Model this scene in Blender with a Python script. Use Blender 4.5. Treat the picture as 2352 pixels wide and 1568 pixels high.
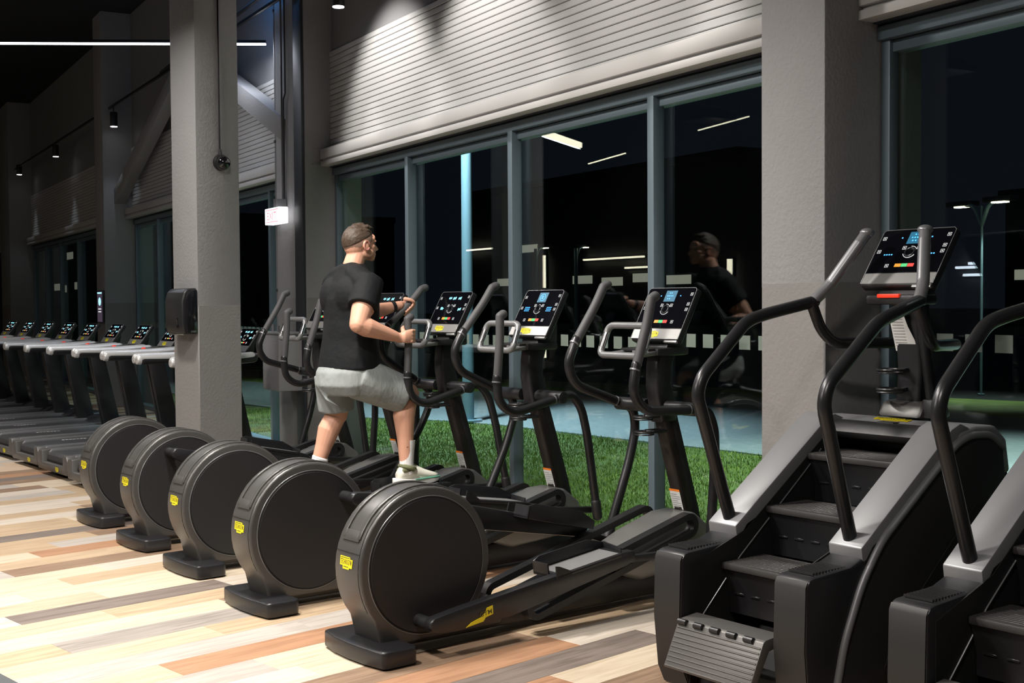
import bpy, bmesh, math, random
from mathutils import Vector, Matrix
R = math.radians
for o in list(bpy.data.objects): bpy.data.objects.remove(o, do_unlink=True)
scene = bpy.context.scene
COL = scene.collection

# ------------------------------------------------------------------ camera
# world: X runs along the window wall, Y points out through the glass, Z up
YAW, PITCH, ROLL, EYE = R(29.57), R(1.85), R(-0.396), 1.5
right = Vector((math.sin(YAW), math.cos(YAW), 0)); fwd = Vector((-math.cos(YAW), math.sin(YAW), 0)); up = Vector((0, 0, 1))
cf = fwd * math.cos(PITCH) - up * math.sin(PITCH)
u2 = up * math.cos(PITCH) + fwd * math.sin(PITCH)
crt = right * math.cos(ROLL) + u2 * math.sin(ROLL)
cup = -right * math.sin(ROLL) + u2 * math.cos(ROLL)
cam_data = bpy.data.cameras.new('camera')
cam_data.sensor_width = 36; cam_data.lens = 2868 / 2352 * 36; cam_data.clip_end = 400; cam_data.clip_start = .05
cam = bpy.data.objects.new('camera', cam_data); COL.objects.link(cam)
mw = Matrix.Identity(4)
for i in range(3):
    mw[i][0] = crt[i]; mw[i][1] = cup[i]; mw[i][2] = -cf[i]
mw[2][3] = EYE
cam.matrix_world = mw
scene.camera = cam

# ------------------------------------------------------------------ world, exposure
world = bpy.data.worlds.new('night'); scene.world = world; world.use_nodes = True
bg = world.node_tree.nodes['Background']
bg.inputs[0].default_value = (.010, .013, .020, 1); bg.inputs[1].default_value = .35
vs = scene.view_settings
vs.view_transform = 'Standard'; vs.look = 'None'; vs.gamma = 1; vs.exposure = 0.22
try: vs.use_curve_mapping = False
except Exception: pass

def area(name, loc, size, power, color, target=None, shape='RECTANGLE', spread=180, rotz=0):
    l = bpy.data.lights.new(name, 'AREA'); l.shape = shape; l.size = size[0]; l.size_y = size[1]
    l.energy = power; l.color = color; l.spread = R(spread)
    o = bpy.data.objects.new(name, l); COL.objects.link(o); o.location = loc
    if target is not None: o.rotation_euler = (Vector(target) - Vector(loc)).to_track_quat('-Z', 'Y').to_euler()
    else: o.rotation_euler = (0, 0, rotz)
    return o
def spot(name, loc, target, power, color, cone=60, blend=.4, rad=.04):
    l = bpy.data.lights.new(name, 'SPOT'); l.energy = power; l.color = color; l.spot_size = R(cone); l.spot_blend = blend; l.shadow_soft_size = rad
    o = bpy.data.objects.new(name, l); COL.objects.link(o); o.location = loc
    o.rotation_euler = (Vector(target) - Vector(loc)).to_track_quat('-Z', 'Y').to_euler()
    return o
def point(name, loc, power, color, rad=.1):
    l = bpy.data.lights.new(name, 'POINT'); l.energy = power; l.color = color; l.shadow_soft_size = rad
    o = bpy.data.objects.new(name, l); COL.objects.link(o); o.location = loc
    return o
WARM = (1, .95, .885); NEUT = (1, .97, .93); COOL = (.80, .89, 1)
# unseen ceiling floodlights above the frame; the last is added to brighten the right
FLOODS = [(-6.0, 1.5, 4.2), (-9.0, 1.2, 4.2), (-12.9, .6, 4.2), (-17.5, .6, 4.2), (-4.9, -2.6, 4.2), (-7.0, -3.3, 4.2), (-10.6, -3.4, 4.2), (-15.0, -3.4, 4.2), (-4.3, .5, 4.2), (-1.3, .6, 4.2)]
for i, p in enumerate(FLOODS):
    area('ceiling_flood_light', (p[0], p[1], p[2] - .06), (.36, .36), [150, 85, 48, 24, 215, 115, 60, 10, 130, 75][i], WARM, spread=100 if i in (2, 3) else 150)

# ------------------------------------------------------------------ materials
MATS = {}
def srgb(h):
    h = h.lstrip('#'); v = [int(h[i:i + 2], 16) / 255 for i in (0, 2, 4)]
    return tuple((c / 12.92 if c <= .04045 else ((c + .055) / 1.055) ** 2.4) for c in v) + (1,)
def mat(name, col, rough=.5, metal=0, emit=None, estr=0, bump=0, bscale=200, var=0, vscale=8, spec=.5, coat=0, stretch=None, bdist=.01):
    m = bpy.data.materials.new(name); m.use_nodes = True; nt = m.node_tree; b = nt.nodes['Principled BSDF']
    c = srgb(col) if isinstance(col, str) else tuple(col) + (1,)
    b.inputs['Base Color'].default_value = c; b.inputs['Roughness'].default_value = rough; b.inputs['Metallic'].default_value = metal
    b.inputs['Specular IOR Level'].default_value = spec; b.inputs['Coat Weight'].default_value = coat
    if emit is not None:
        b.inputs['Emission Color'].default_value = srgb(emit) if isinstance(emit, str) else tuple(emit) + (1,)
        b.inputs['Emission Strength'].default_value = estr
    if bump or var:
        tc = nt.nodes.new('ShaderNodeTexCoord'); src = tc.outputs['Object']
        if stretch:
            mp = nt.nodes.new('ShaderNodeMapping'); mp.inputs['Scale'].default_value = stretch; nt.links.new(src, mp.inputs[0]); src = mp.outputs[0]
        if var:
            n = nt.nodes.new('ShaderNodeTexNoise'); n.inputs['Scale'].default_value = vscale; n.inputs['Detail'].default_value = 6; nt.links.new(src, n.inputs['Vector'])
            mr = nt.nodes.new('ShaderNodeMapRange'); mr.inputs['To Min'].default_value = 1 - var; mr.inputs['To Max'].default_value = 1 + var; nt.links.new(n.outputs[0], mr.inputs[0])
            mx = nt.nodes.new('ShaderNodeVectorMath'); mx.operation = 'SCALE'; mx.inputs[0].default_value = c[:3]; nt.links.new(mr.outputs[0], mx.inputs['Scale'])
            nt.links.new(mx.outputs[0], b.inputs['Base Color'])
        if bump:
            n2 = nt.nodes.new('ShaderNodeTexNoise'); n2.inputs['Scale'].default_value = bscale; n2.inputs['Detail'].default_value = 4; nt.links.new(src, n2.inputs['Vector'])
            bp = nt.nodes.new('ShaderNodeBump'); bp.inputs['Strength'].default_value = bump; bp.inputs['Distance'].default_value = bdist
            nt.links.new(n2.outputs[0], bp.inputs['Height']); nt.links.new(bp.outputs[0], b.inputs['Normal'])
    MATS[name] = m
    return m
mat('black_plastic', (.012, .012, .013), .42, bump=.15, bscale=900)
mat('black_satin', (.013, .013, .0145), .36)
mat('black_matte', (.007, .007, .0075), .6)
mat('disc_cover', (.012, .0115, .0125), .55, bump=.08, bscale=1500)
mat('housing_grey', (.075, .072, .069), .33, metal=.35, bump=.08, bscale=900)
mat('shroud_grey', (.20, .197, .19), .32, metal=.5)
mat('step_black', (.036, .034, .033), .42, bump=.1, bscale=400)
mat('newel_face', (.024, .0233, .023), .42, metal=.3)
mat('tube_black', (.028, .028, .030), .30, metal=.5)
mat('tube_bronze', (.032, .026, .023), .36, metal=.4)
mat('grip_rubber', (.06, .06, .062), .60, bump=.1, bscale=700)
mat('handle_grey', (.22, .22, .225), .33, metal=.45)
mat('silver_grey', (.24, .24, .25), .35, metal=.55)
mat('band_grey', (.25, .25, .258), .45, metal=.55)
mat('pedal_plate', (.20, .20, .20), .45, metal=.3, bump=.25, bscale=300)
mat('chrome', (.65, .65, .66), .18, metal=1)
mat('console_glass', (.003, .003, .0045), .05, spec=.25)
mat('console_strip', (.30, .295, .29), .35, metal=.6)
mat('yellow', (.80, .68, .01), .45)
mat('logo_ink', (.10, .085, .01), .5)
mat('label_white', (.66, .66, .64), .5)
mat('label_orange', (.90, .22, .02), .5)
mat('label_ink', (.25, .25, .25), .5)
mat('red_plastic', (.75, .03, .01), .4, emit=(.9, .06, .02), estr=.35)
mat('belt', (.022, .022, .024), .55, bump=.2, bscale=500)
mat('deck_rail', (.16, .16, .165), .36, metal=.5)
mat('treadmill_grey', (.10, .095, .09), .42, metal=.35)
mat('rail_bright', (.62, .62, .62), .38, metal=.35)
mat('icon_white', (.02, .02, .02), .5, emit=(.80, .82, .80), estr=.9)
mat('icon_blue', (.0, .02, .05), .5, emit=(.06, .35, 1.0), estr=3.0)
mat('icon_cyan', (.0, .02, .05), .5, emit=(.30, .80, .95), estr=1.6)
mat('screen_blue', (.0, .02, .03), .4, emit=(.006, .12, .22), estr=1.0)
mat('button_orange', (.3, .1, .0), .5, emit=(1, .38, .05), estr=.8)
mat('button_green', (.0, .2, .05), .5, emit=(.10, .62, .22), estr=.8)
mat('button_red', (.3, .0, .0), .5, emit=(.90, .06, .04), estr=.9)
mat('dial', (.03, .03, .035), .3, metal=.5)
mat('ceiling_dark', (.020, .022, .028), .9)
mat('steel_dark', (.035, .040, .050), .5, metal=.2)
mat('frame_blue', (.135, .180, .212), .42, metal=.3)
mat('concrete_upper', (.275, .272, .275), .82, bump=.35, bscale=55, var=.06, vscale=5)
mat('concrete_lower', (.205, .197, .190), .8, bump=.3, bscale=55, var=.06, vscale=5)
mat('panel_grey', (.46, .455, .45), .55, var=.03, vscale=2)
mat('beam_grey', (.48, .47, .46), .5, var=.02, vscale=3)
mat('wall_dark', (.10, .10, .105), .85)
mat('panel_grey_dim', (.20, .20, .205), .8)  # panel grey darkened for the missing light above the luminaires
mat('rubber_floor', (.060, .064, .068), .85, bump=.4, bscale=300, var=.12, vscale=120)
mat('subfloor', (.10, .08, .06), .9)
mat('pipe_grey', (.20, .20, .21), .4, metal=.3)
mat('led', (.8, .85, 1), .5, emit=(.86, .90, 1.0), estr=9)
mat('led_warm', (.8, .8, .7), .5, emit=(1.0, .86, .62), estr=7)
mat('spot_rim', (.8, .8, .8), .5, emit=(.95, .97, 1.0), estr=6)
mat('exit_white', (.8, .8, .8), .5, emit=(1, .985, 1), estr=1.5)
mat('exit_red', (.6, .05, .08), .5, emit=(1, .35, .42), estr=.9)
mat('dome_glass', (.006, .006, .007), .08, coat=.8)
mat('plastic_gloss', (.008, .008, .010), .16, coat=.6)
mat('skin', (.66, .345, .235), .52, var=.06, vscale=9, bump=.05, bscale=300)
mat('skin_fade', (.30, .185, .135), .6, var=.08, vscale=90)
mat('hair', (.060, .038, .025), .55, bump=.9, bscale=55, var=.45, vscale=38, stretch=(1, .25, .6))
mat('lip', (.45, .18, .14), .5)
mat('shirt_black', (.0055, .0062, .0075), .75, bump=.45, bscale=7, spec=.25, bdist=.03)
mat('shorts_grey', (.27, .29, .285), .75, bump=1.0, bscale=7, stretch=(1, 1, .5), bdist=.03)
mat('sock_white', (.78, .76, .76), .85, bump=.2, bscale=200)
mat('shoe_cream', (.74, .72, .63), .7, bump=.15, bscale=300)
mat('shoe_sole', (.85, .84, .82), .6)
mat('shoe_olive', (.15, .16, .08), .75)
mat('shoe_green', (.12, .36, .26), .6)
mat('grass_soil', (.06, .095, .02), .95, var=.3, vscale=30)
mat('asphalt', (.030, .033, .036), .8, var=.2, vscale=40, bump=.3, bscale=120)
mat('road_line', (.5, .52, .52), .7)
mat('dark_tree', (.006, .010, .005), .95)
mat('far_wall', (.020, .021, .024), .9)
mat('pole_paint', (.20, .30, .36), .45, metal=.3)
mat('lamp_glow', (1, .9, .6), .5, emit=(1, .88, .55), estr=14)
mat('window_glow', (.5, .5, .4), .5, emit=(.95, .88, .70), estr=.22)
mat('poster_blue', (.02, .06, .42), .5); mat('poster_cream', (.75, .66, .45), .5); mat('poster_ink', (.06, .045, .02), .5)
mat('poster_frame', (.55, .55, .56), .5)
mat('screen_dim', (.02, .02, .03), .4, emit=(.10, .07, .11), estr=.5)

def paving_mat():
    m = bpy.data.materials.new('paving'); m.use_nodes = True; nt = m.node_tree; b = nt.nodes['Principled BSDF']
    tc = nt.nodes.new('ShaderNodeTexCoord'); br = nt.nodes.new('ShaderNodeTexBrick')
    br.inputs['Color1'].default_value = (.19, .225, .24, 1); br.inputs['Color2'].default_value = (.155, .185, .20, 1); br.inputs['Mortar'].default_value = (.13, .15, .16, 1)
    br.inputs['Scale'].default_value = 5; br.inputs['Mortar Size'].default_value = .012
    nt.links.new(tc.outputs['Object'], br.inputs['Vector']); nt.links.new(br.outputs[0], b.inputs['Base Color'])
    b.inputs['Roughness'].default_value = .75; MATS['paving'] = m
paving_mat()
def grass_mat():
    m = bpy.data.materials.new('grass'); m.use_nodes = True; nt = m.node_tree; b = nt.nodes['Principled BSDF']
    tc = nt.nodes.new('ShaderNodeTexCoord'); n = nt.nodes.new('ShaderNodeTexNoise'); n.inputs['Scale'].default_value = 3; n.inputs['Detail'].default_value = 8
    r = nt.nodes.new('ShaderNodeValToRGB'); r.color_ramp.elements[0].color = (.075, .135, .014, 1); r.color_ramp.elements[1].color = (.19, .28, .04, 1)
    r.color_ramp.elements[0].position = .3; r.color_ramp.elements[1].position = .7
    nt.links.new(tc.outputs['Object'], n.inputs['Vector']); nt.links.new(n.outputs[0], r.inputs[0]); nt.links.new(r.outputs[0], b.inputs['Base Color'])
    b.inputs['Roughness'].default_value = .6; MATS['grass'] = m
grass_mat()
def glass_mat():
    m = bpy.data.materials.new('window_glass'); m.use_nodes = True; nt = m.node_tree
    for n in list(nt.nodes): nt.nodes.remove(n)
    out = nt.nodes.new('ShaderNodeOutputMaterial'); mix = nt.nodes.new('ShaderNodeMixShader')
    tr = nt.nodes.new('ShaderNodeBsdfTransparent'); tr.inputs[0].default_value = (.86, .93, .92, 1)
    gl = nt.nodes.new('ShaderNodeBsdfGlossy'); gl.inputs['Roughness'].default_value = .0; gl.inputs[0].default_value = (.92, .97, 1, 1)
    fr = nt.nodes.new('ShaderNodeFresnel'); ge = nt.nodes.new('ShaderNodeNewGeometry'); mr = nt.nodes.new('ShaderNodeMapRange')
    mr.inputs['To Min'].default_value = 1.5; mr.inputs['To Max'].default_value = 1 / 1.5   # same reflectance from either side of the pane
    nt.links.new(ge.outputs['Backfacing'], mr.inputs[0]); nt.links.new(mr.outputs[0], fr.inputs[0])
    nt.links.new(fr.outputs[0], mix.inputs[0]); nt.links.new(tr.outputs[0], mix.inputs[1]); nt.links.new(gl.outputs[0], mix.inputs[2]); nt.links.new(mix.outputs[0], out.inputs[0])
    MATS['window_glass'] = m
glass_mat()
def decal_mat():
    m = bpy.data.materials.new('frosted_decal'); m.use_nodes = True; nt = m.node_tree
    b = nt.nodes['Principled BSDF']; b.inputs['Base Color'].default_value = (.22, .27, .23, 1); b.inputs['Roughness'].default_value = .7
    out = nt.nodes['Material Output']; mix = nt.nodes.new('ShaderNodeMixShader'); mix.inputs[0].default_value = .62
    tr = nt.nodes.new('ShaderNodeBsdfTransparent'); nt.links.new(tr.outputs[0], mix.inputs[1]); nt.links.new(b.outputs[0], mix.inputs[2]); nt.links.new(mix.outputs[0], out.inputs[0])
    MATS['frosted_decal'] = m
decal_mat()
def wood_mat(name, base, dark, contrast=.5, rough=.42):
    m = bpy.data.materials.new(name); m.use_nodes = True; nt = m.node_tree; b = nt.nodes['Principled BSDF']
    tc = nt.nodes.new('ShaderNodeTexCoord'); oi = nt.nodes.new('ShaderNodeObjectInfo')
    mp = nt.nodes.new('ShaderNodeMapping'); mp.inputs['Scale'].default_value = (1.3, 17, 1)
    sc = nt.nodes.new('ShaderNodeVectorMath'); sc.operation = 'SCALE'; sc.inputs['Scale'].default_value = 1
    cmb = nt.nodes.new('ShaderNodeCombineXYZ'); ml = nt.nodes.new('ShaderNodeMath'); ml.operation = 'MULTIPLY'; ml.inputs[1].default_value = 57
    nt.links.new(oi.outputs['Random'], ml.inputs[0]); nt.links.new(ml.outputs[0], cmb.inputs[2])
    ad = nt.nodes.new('ShaderNodeVectorMath'); ad.operation = 'ADD'
    nt.links.new(tc.outputs['Object'], mp.inputs[0]); nt.links.new(mp.outputs[0], ad.inputs[0]); nt.links.new(cmb.outputs[0], ad.inputs[1])
    n = nt.nodes.new('ShaderNodeTexNoise'); n.inputs['Scale'].default_value = 2.2; n.inputs['Detail'].default_value = 9; n.inputs['Distortion'].default_value = .7
    nt.links.new(ad.outputs[0], n.inputs['Vector'])
    r = nt.nodes.new('ShaderNodeValToRGB'); r.color_ramp.elements[0].position = .5 - .28 / max(contrast, .1) * .5; r.color_ramp.elements[1].position = .62
    r.color_ramp.elements[0].color = tuple(dark) + (1,); r.color_ramp.elements[1].color = tuple(base) + (1,)
    nt.links.new(n.outputs[0], r.inputs[0]); nt.links.new(r.outputs[0], b.inputs['Base Color'])
    b.inputs['Roughness'].default_value = rough; b.inputs['Specular IOR Level'].default_value = .35
    bp = nt.nodes.new('ShaderNodeBump'); bp.inputs['Strength'].default_value = .12; bp.inputs['Distance'].default_value = .004
    nt.links.new(n.outputs[0], bp.inputs['Height']); nt.links.new(bp.outputs[0], b.inputs['Normal'])
    MATS[name] = m
WOODS = {'cream': ((.65, .545, .415), (.56, .445, .315)), 'pale': ((.64, .56, .475), (.54, .455, .37)), 'tan': ((.54, .40, .265), (.40, .28, .175)),
         'peach': ((.60, .455, .33), (.50, .36, .245)), 'lilac': ((.50, .45, .405), (.40, .345, .30)), 'greybrown': ((.235, .19, .165), (.14, .11, .093)),
         'orange': ((.46, .255, .15), (.33, .175, .10)), 'brown': ((.32, .215, .145), (.19, .122, .080)), 'grey': ((.36, .32, .285), (.24, .21, .182))}
for k, (a, b_) in WOODS.items(): wood_mat('wood_' + k, tuple(c * .80 for c in a), tuple(c * .70 for c in b_))

# ------------------------------------------------------------------ mesh helpers
def V(*a): return Vector(a)
def merge(bm, tmp):
    me = bpy.data.meshes.new('tmp'); tmp.to_mesh(me); tmp.free(); bm.from_mesh(me); bpy.data.meshes.remove(me)
def bevel_all(bm, w, seg=2, ang=30):
    es = [e for e in bm.edges if len(e.link_faces) == 2 and e.calc_face_angle(0) > R(ang)]
    if es and w > 0: bmesh.ops.bevel(bm, geom=es, offset=w, segments=seg, profile=.5, affect='EDGES', clamp_overlap=True)
def box(bm, lo, hi, bev=0, seg=2):
    t = bmesh.new(); lo = Vector(lo); hi = Vector(hi)
    bmesh.ops.create_cube(t, size=1, matrix=Matrix.Translation((lo + hi) / 2) @ Matrix.Diagonal(((hi - lo)[0], (hi - lo)[1], (hi - lo)[2], 1)))
    if bev: bevel_all(t, bev, seg)
    merge(bm, t)
def obox(bm, c, ax, ay, az, s, bev=0, seg=2):
    """box with centre c, unit axes and full sizes s"""
    t = bmesh.new(); m = Matrix.Identity(4)
    for i in range(3):
        m[i][0] = ax[i] * s[0]; m[i][1] = ay[i] * s[1]; m[i][2] = az[i] * s[2]; m[i][3] = c[i]
    bmesh.ops.create_cube(t, size=1, matrix=m)
    bmesh.ops.recalc_face_normals(t, faces=t.faces)
    if bev: bevel_all(t, bev, seg)
    merge(bm, t)
def bar(bm, a, b, w, h, side=(1, 0, 0), bev=0, seg=2):
    """rectangular bar from a to b; w along side, h across"""
    a = Vector(a); b = Vector(b); ay = (b - a).normalized(); ax = Vector(side); ax = (ax - ay * ax.dot(ay)).normalized(); az = ax.cross(ay)
    obox(bm, (a + b) / 2, ax, ay, az, (w, (b - a).length, h), bev, seg)
def prism(bm, pts, a0, a1, fn=None, bev=0, seg=2, ang=30):
    """polygon pts (p,q) swept from a0 to a1; default: p->y, q->z, sweep x"""
    fn = fn or (lambda p, q, a: (a, p, q)); t = bmesh.new()
    v0 = [t.verts.new(fn(p, q, a0)) for p, q in pts]; v1 = [t.verts.new(fn(p, q, a1)) for p, q in pts]
    n = len(pts)
    t.faces.new(v0); t.faces.new(v1[::-1])
    for i in range(n): t.faces.new((v0[i], v0[(i + 1) % n], v1[(i + 1) % n], v1[i]))
    bmesh.ops.recalc_face_normals(t, faces=t.faces)
    if bev: bevel_all(t, bev, seg, ang)
    merge(bm, t)
def fillet(pts, rad, n=6):
    pts = [Vector(p) for p in pts]
    if rad <= 0: return pts
    out = [pts[0]]
    for i in range(1, len(pts) - 1):
        a, b, c = pts[i - 1], pts[i], pts[i + 1]
        d1 = a - b; d2 = c - b; l = min(rad, d1.length * .48, d2.length * .48)
        p = b + d1.normalized() * l; q = b + d2.normalized() * l
        for k in range(n + 1):
            t = k / n; out.append(p * (1 - t) ** 2 + b * 2 * t * (1 - t) + q * t * t)
    out.append(pts[-1]); return out
def tube(bm, pts, r, n=14, fil=0, round_end=True, closed=False, flat=1.0):
    P = fillet(pts, fil) if not closed else [Vector(p) for p in pts]
    if closed and fil:
        Q = [Vector(p) for p in pts]; P = []
        for i in range(len(Q)):
            f = fillet([(Q[i - 1] + Q[i]) / 2, Q[i], (Q[i] + Q[(i + 1) % len(Q)]) / 2], fil); P += f[1:-1] if len(f) > 2 else f
    m = len(P); rr = r if isinstance(r, (list, tuple)) else None
    if rr and len(rr) != m:
        tot = [0]
        for i in range(1, m): tot.append(tot[-1] + (P[i] - P[i - 1]).length)
        L = tot[-1] or 1; rs = []
        for i in range(m):
            f = tot[i] / L * (len(rr) - 1); k = min(int(f), len(rr) - 2); rs.append(rr[k] + (rr[k + 1] - rr[k]) * (f - k))
    else: rs = list(rr) if rr else [r] * m
    t = bmesh.new(); rings = []; prev = None; tans = []
    for i in range(m):
        if closed: d = P[(i + 1) % m] - P[i - 1]
        elif i == 0: d = P[1] - P[0]
        elif i == m - 1: d = P[-1] - P[-2]
        else: d = (P[i + 1] - P[i]).normalized() + (P[i] - P[i - 1]).normalized()
        d.normalize(); tans.append(d)
        if prev is None:
            a = Vector((0, 0, 1)) if abs(d.z) < .9 else Vector((1, 0, 0)); x = d.cross(a).normalized()
        else: x = (prev - d * prev.dot(d)).normalized()
        prev = x; y = d.cross(x)
        rings.append((P[i], x, y, rs[i], d))
    if round_end and not closed:
        def cap(ring, sgn):
            p, x, y, r0, d = ring; out = []
            for k in (1, 2, 3):
                an = k * math.pi / 2 / 3.3; out.append((p + d * sgn * r0 * math.sin(an), x, y, r0 * math.cos(an), d))
            return out
        rings = cap(rings[0], -1)[::-1] + rings + cap(rings[-1], 1)
    vr = [[t.verts.new(p + (x * math.cos(2 * math.pi * k / n) + y * math.sin(2 * math.pi * k / n) * flat) * r0) for k in range(n)] for p, x, y, r0, d in rings]
    rng = range(len(vr)) if closed else range(len(vr) - 1)
    for i in rng:
        a = vr[i]; b = vr[(i + 1) % len(vr)]
        for k in range(n): t.faces.new((a[k], a[(k + 1) % n], b[(k + 1) % n], b[k]))
    if not closed: t.faces.new(vr[0][::-1]); t.faces.new(vr[-1])
    bmesh.ops.recalc_face_normals(t, faces=t.faces)
    merge(bm, t)
def cyl(bm, a, b, r0, r1=None, n=24, bev=0):
    a = Vector(a); b = Vector(b); r1 = r0 if r1 is None else r1; d = (b - a).normalized()
    h = Vector((0, 0, 1)) if abs(d.z) < .9 else Vector((1, 0, 0)); x = d.cross(h).normalized(); y = d.cross(x); t = bmesh.new()
    va = [t.verts.new(a + (x * math.cos(2 * math.pi * k / n) + y * math.sin(2 * math.pi * k / n)) * r0) for k in range(n)]
    vb = [t.verts.new(b + (x * math.cos(2 * math.pi * k / n) + y * math.sin(2 * math.pi * k / n)) * r1) for k in range(n)]
    t.faces.new(va[::-1]); t.faces.new(vb)
    for k in range(n): t.faces.new((va[k], va[(k + 1) % n], vb[(k + 1) % n], vb[k]))
    bmesh.ops.recalc_face_normals(t, faces=t.faces)
    if bev: bevel_all(t, bev, 2, 40)
    merge(bm, t)
def ball(bm, c, r, rot=None, seg=20, rings=12):
    r = (r, r, r) if not isinstance(r, (tuple, list)) else r; t = bmesh.new()
    m = Matrix.Translation(Vector(c)) @ (rot.to_4x4() if rot is not None else Matrix.Identity(4)) @ Matrix.Diagonal((r[0], r[1], r[2], 1))
    bmesh.ops.create_uvsphere(t, u_segments=seg, v_segments=rings, radius=1, matrix=m); merge(bm, t)
def torus(bm, c, R0, r, nrm=(0, 0, 1), n=28, m=8, a0=0, a1=360, sq=1):
    nrm = Vector(nrm).normalized(); h = Vector((0, 0, 1)) if abs(nrm.z) < .9 else Vector((1, 0, 0)); x = h.cross(nrm).normalized(); y = nrm.cross(x)
    c = Vector(c); k = n if a1 - a0 >= 360 else n + 1
    pts = [c + (x * math.cos(R(a0 + (a1 - a0) * i / n)) + y * math.sin(R(a0 + (a1 - a0) * i / n)) * sq) * R0 for i in range(k)]
    tube(bm, pts, r, n=m, closed=(a1 - a0 >= 360), round_end=True)
def loft(bm, secs, n=28, caps=True):
    """secs: list of (centre, xaxis vec, yaxis vec)"""
    t = bmesh.new(); rings = []
    for c, x, y in secs:
        c = Vector(c); x = Vector(x); y = Vector(y)
        rings.append([t.verts.new(c + x * math.cos(2 * math.pi * k / n) + y * math.sin(2 * math.pi * k / n)) for k in range(n)])
    for i in range(len(rings) - 1):
        for k in range(n): t.faces.new((rings[i][k], rings[i][(k + 1) % n], rings[i + 1][(k + 1) % n], rings[i + 1][k]))
    if caps: t.faces.new(rings[0][::-1]); t.faces.new(rings[-1])
    bmesh.ops.recalc_face_normals(t, faces=t.faces); merge(bm, t)

MESH = {}
def bake(bm, name, m, smooth=40):
    me = bpy.data.meshes.new(name); bm.to_mesh(me); bm.free()
    if m: me.materials.append(MATS[m])
    if smooth:
        for p in me.polygons: p.use_smooth = True
        me.set_sharp_from_angle(angle=R(smooth))
    return me
def link(name, me, parent=None, loc=None, rot=None):
    o = bpy.data.objects.new(name, me); COL.objects.link(o)
    if parent is not None: o.parent = parent
    if loc is not None: o.location = loc
    if rot is not None: o.rotation_euler = rot
    return o
def part(name, key, m, fn, parent=None, smooth=40, label=None, kind=None):
    """one mesh object; meshes with the same key are shared"""
    if key is None or key not in MESH:
        bm = bmesh.new(); fn(bm); me = bake(bm, name, m, smooth)
        if key is not None: MESH[key] = me
    else: me = MESH[key]
    o = link(name, me, parent)
    if label: o['label'] = label
    if kind: o['kind'] = kind
    return o
def thing(name, label, cat, loc=(0, 0, 0), rz=0, group=None):
    o = bpy.data.objects.new(name, None); COL.objects.link(o); o.location = loc; o.rotation_euler = (0, 0, rz); o.empty_display_size = .1
    o['label'] = label; o['category'] = cat
    if group: o['group'] = group
    return o
def tag(o, label, cat, group=None):
    o['label'] = label; o['category'] = cat
    if group: o['group'] = group
    return o
def struct(name, m, fn, label=None, smooth=40):
    o = part(name, None, m, fn, None, smooth); o['kind'] = 'structure'
    if label: o['label'] = label
    return o

# lettering: outline meshes of the built-in font, laid on any plane
TEXT = {}
def text_geo(s):
    if s not in TEXT:
        cu = bpy.data.curves.new('t', 'FONT'); cu.body = s; cu.offset = .012; cu.resolution_u = 2
        ob = bpy.data.objects.new('t', cu); COL.objects.link(ob); bpy.context.view_layer.update()
        me = bpy.data.meshes.new_from_object(ob.evaluated_get(bpy.context.evaluated_depsgraph_get()))
        vs_ = [v.co.copy() for v in me.vertices]; fs = [tuple(p.vertices) for p in me.polygons]
        x0 = min(v.x for v in vs_); x1 = max(v.x for v in vs_); y0 = min(v.y for v in vs_); y1 = max(v.y for v in vs_)
        TEXT[s] = ([((v.x - x0) / (x1 - x0), (v.y - y0) / (y1 - y0)) for v in vs_], fs)
        bpy.data.objects.remove(ob); bpy.data.meshes.remove(me); bpy.data.curves.remove(cu)
    return TEXT[s]
def put_text(bm, s, fn, x0, x1, y0, y1):
    vs_, fs = text_geo(s)
    vv = [bm.verts.new(fn(x0 + a * (x1 - x0), y0 + b * (y1 - y0))) for a, b in vs_]
    for f in fs:
        try: bm.faces.new([vv[i] for i in f])
        except ValueError: pass
LOGO = [(0, .26), (0, 1), (.78, 1), (.80, .84), (1, .84), (.98, .14), (.76, .14), (.74, 0), (.24, 0), (.23, .26)]
def plate(bm, pts, fn, th):
    """flat plate: fn(a,b,n)"""
    v0 = [bm.verts.new(fn(a, b, 0)) for a, b in pts]; v1 = [bm.verts.new(fn(a, b, th)) for a, b in pts]; n = len(pts)
    bm.faces.new(v1)
    for i in range(n): bm.faces.new((v0[i], v0[(i + 1) % n], v1[(i + 1) % n], v1[i]))
    bmesh.ops.recalc_face_normals(bm, faces=bm.faces)
def logo(parent, key, fn, w, h):
    """yellow brand badge centred on fn(0,0,0), lettering as its sub-part"""
    a = part('logo_badge', key and key + '_p', 'yellow', lambda bm: plate(bm, [((x - .5) * w, (y - .5) * h) for x, y in LOGO], fn, .0012), parent, smooth=0)
    def tx(bm):
        put_text(bm, 'TECHNOGYM', lambda x, y: fn(x, y, .0017), -.45 * w, .43 * w, -.13 * h, .30 * h)
        for (x0, x1, y0, y1) in ((-.45, .26, .37, .43), (-.2, .2, -.34, -.27)):
            v = [bm.verts.new(fn(x * w, y * h, .0017)) for x, y in ((x0, y0), (x1, y0), (x1, y1), (x0, y1))]; bm.faces.new(v)
    b = part('badge_lettering', key and key + '_t', 'logo_ink', tx, parent, smooth=0)
    return a, b
def pl(o, ex, ey):
    o = Vector(o); ex = Vector(ex).normalized(); ey = Vector(ey).normalized(); n = ex.cross(ey)
    return lambda a, b, c=0: o + ex * a + ey * b + n * c

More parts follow.
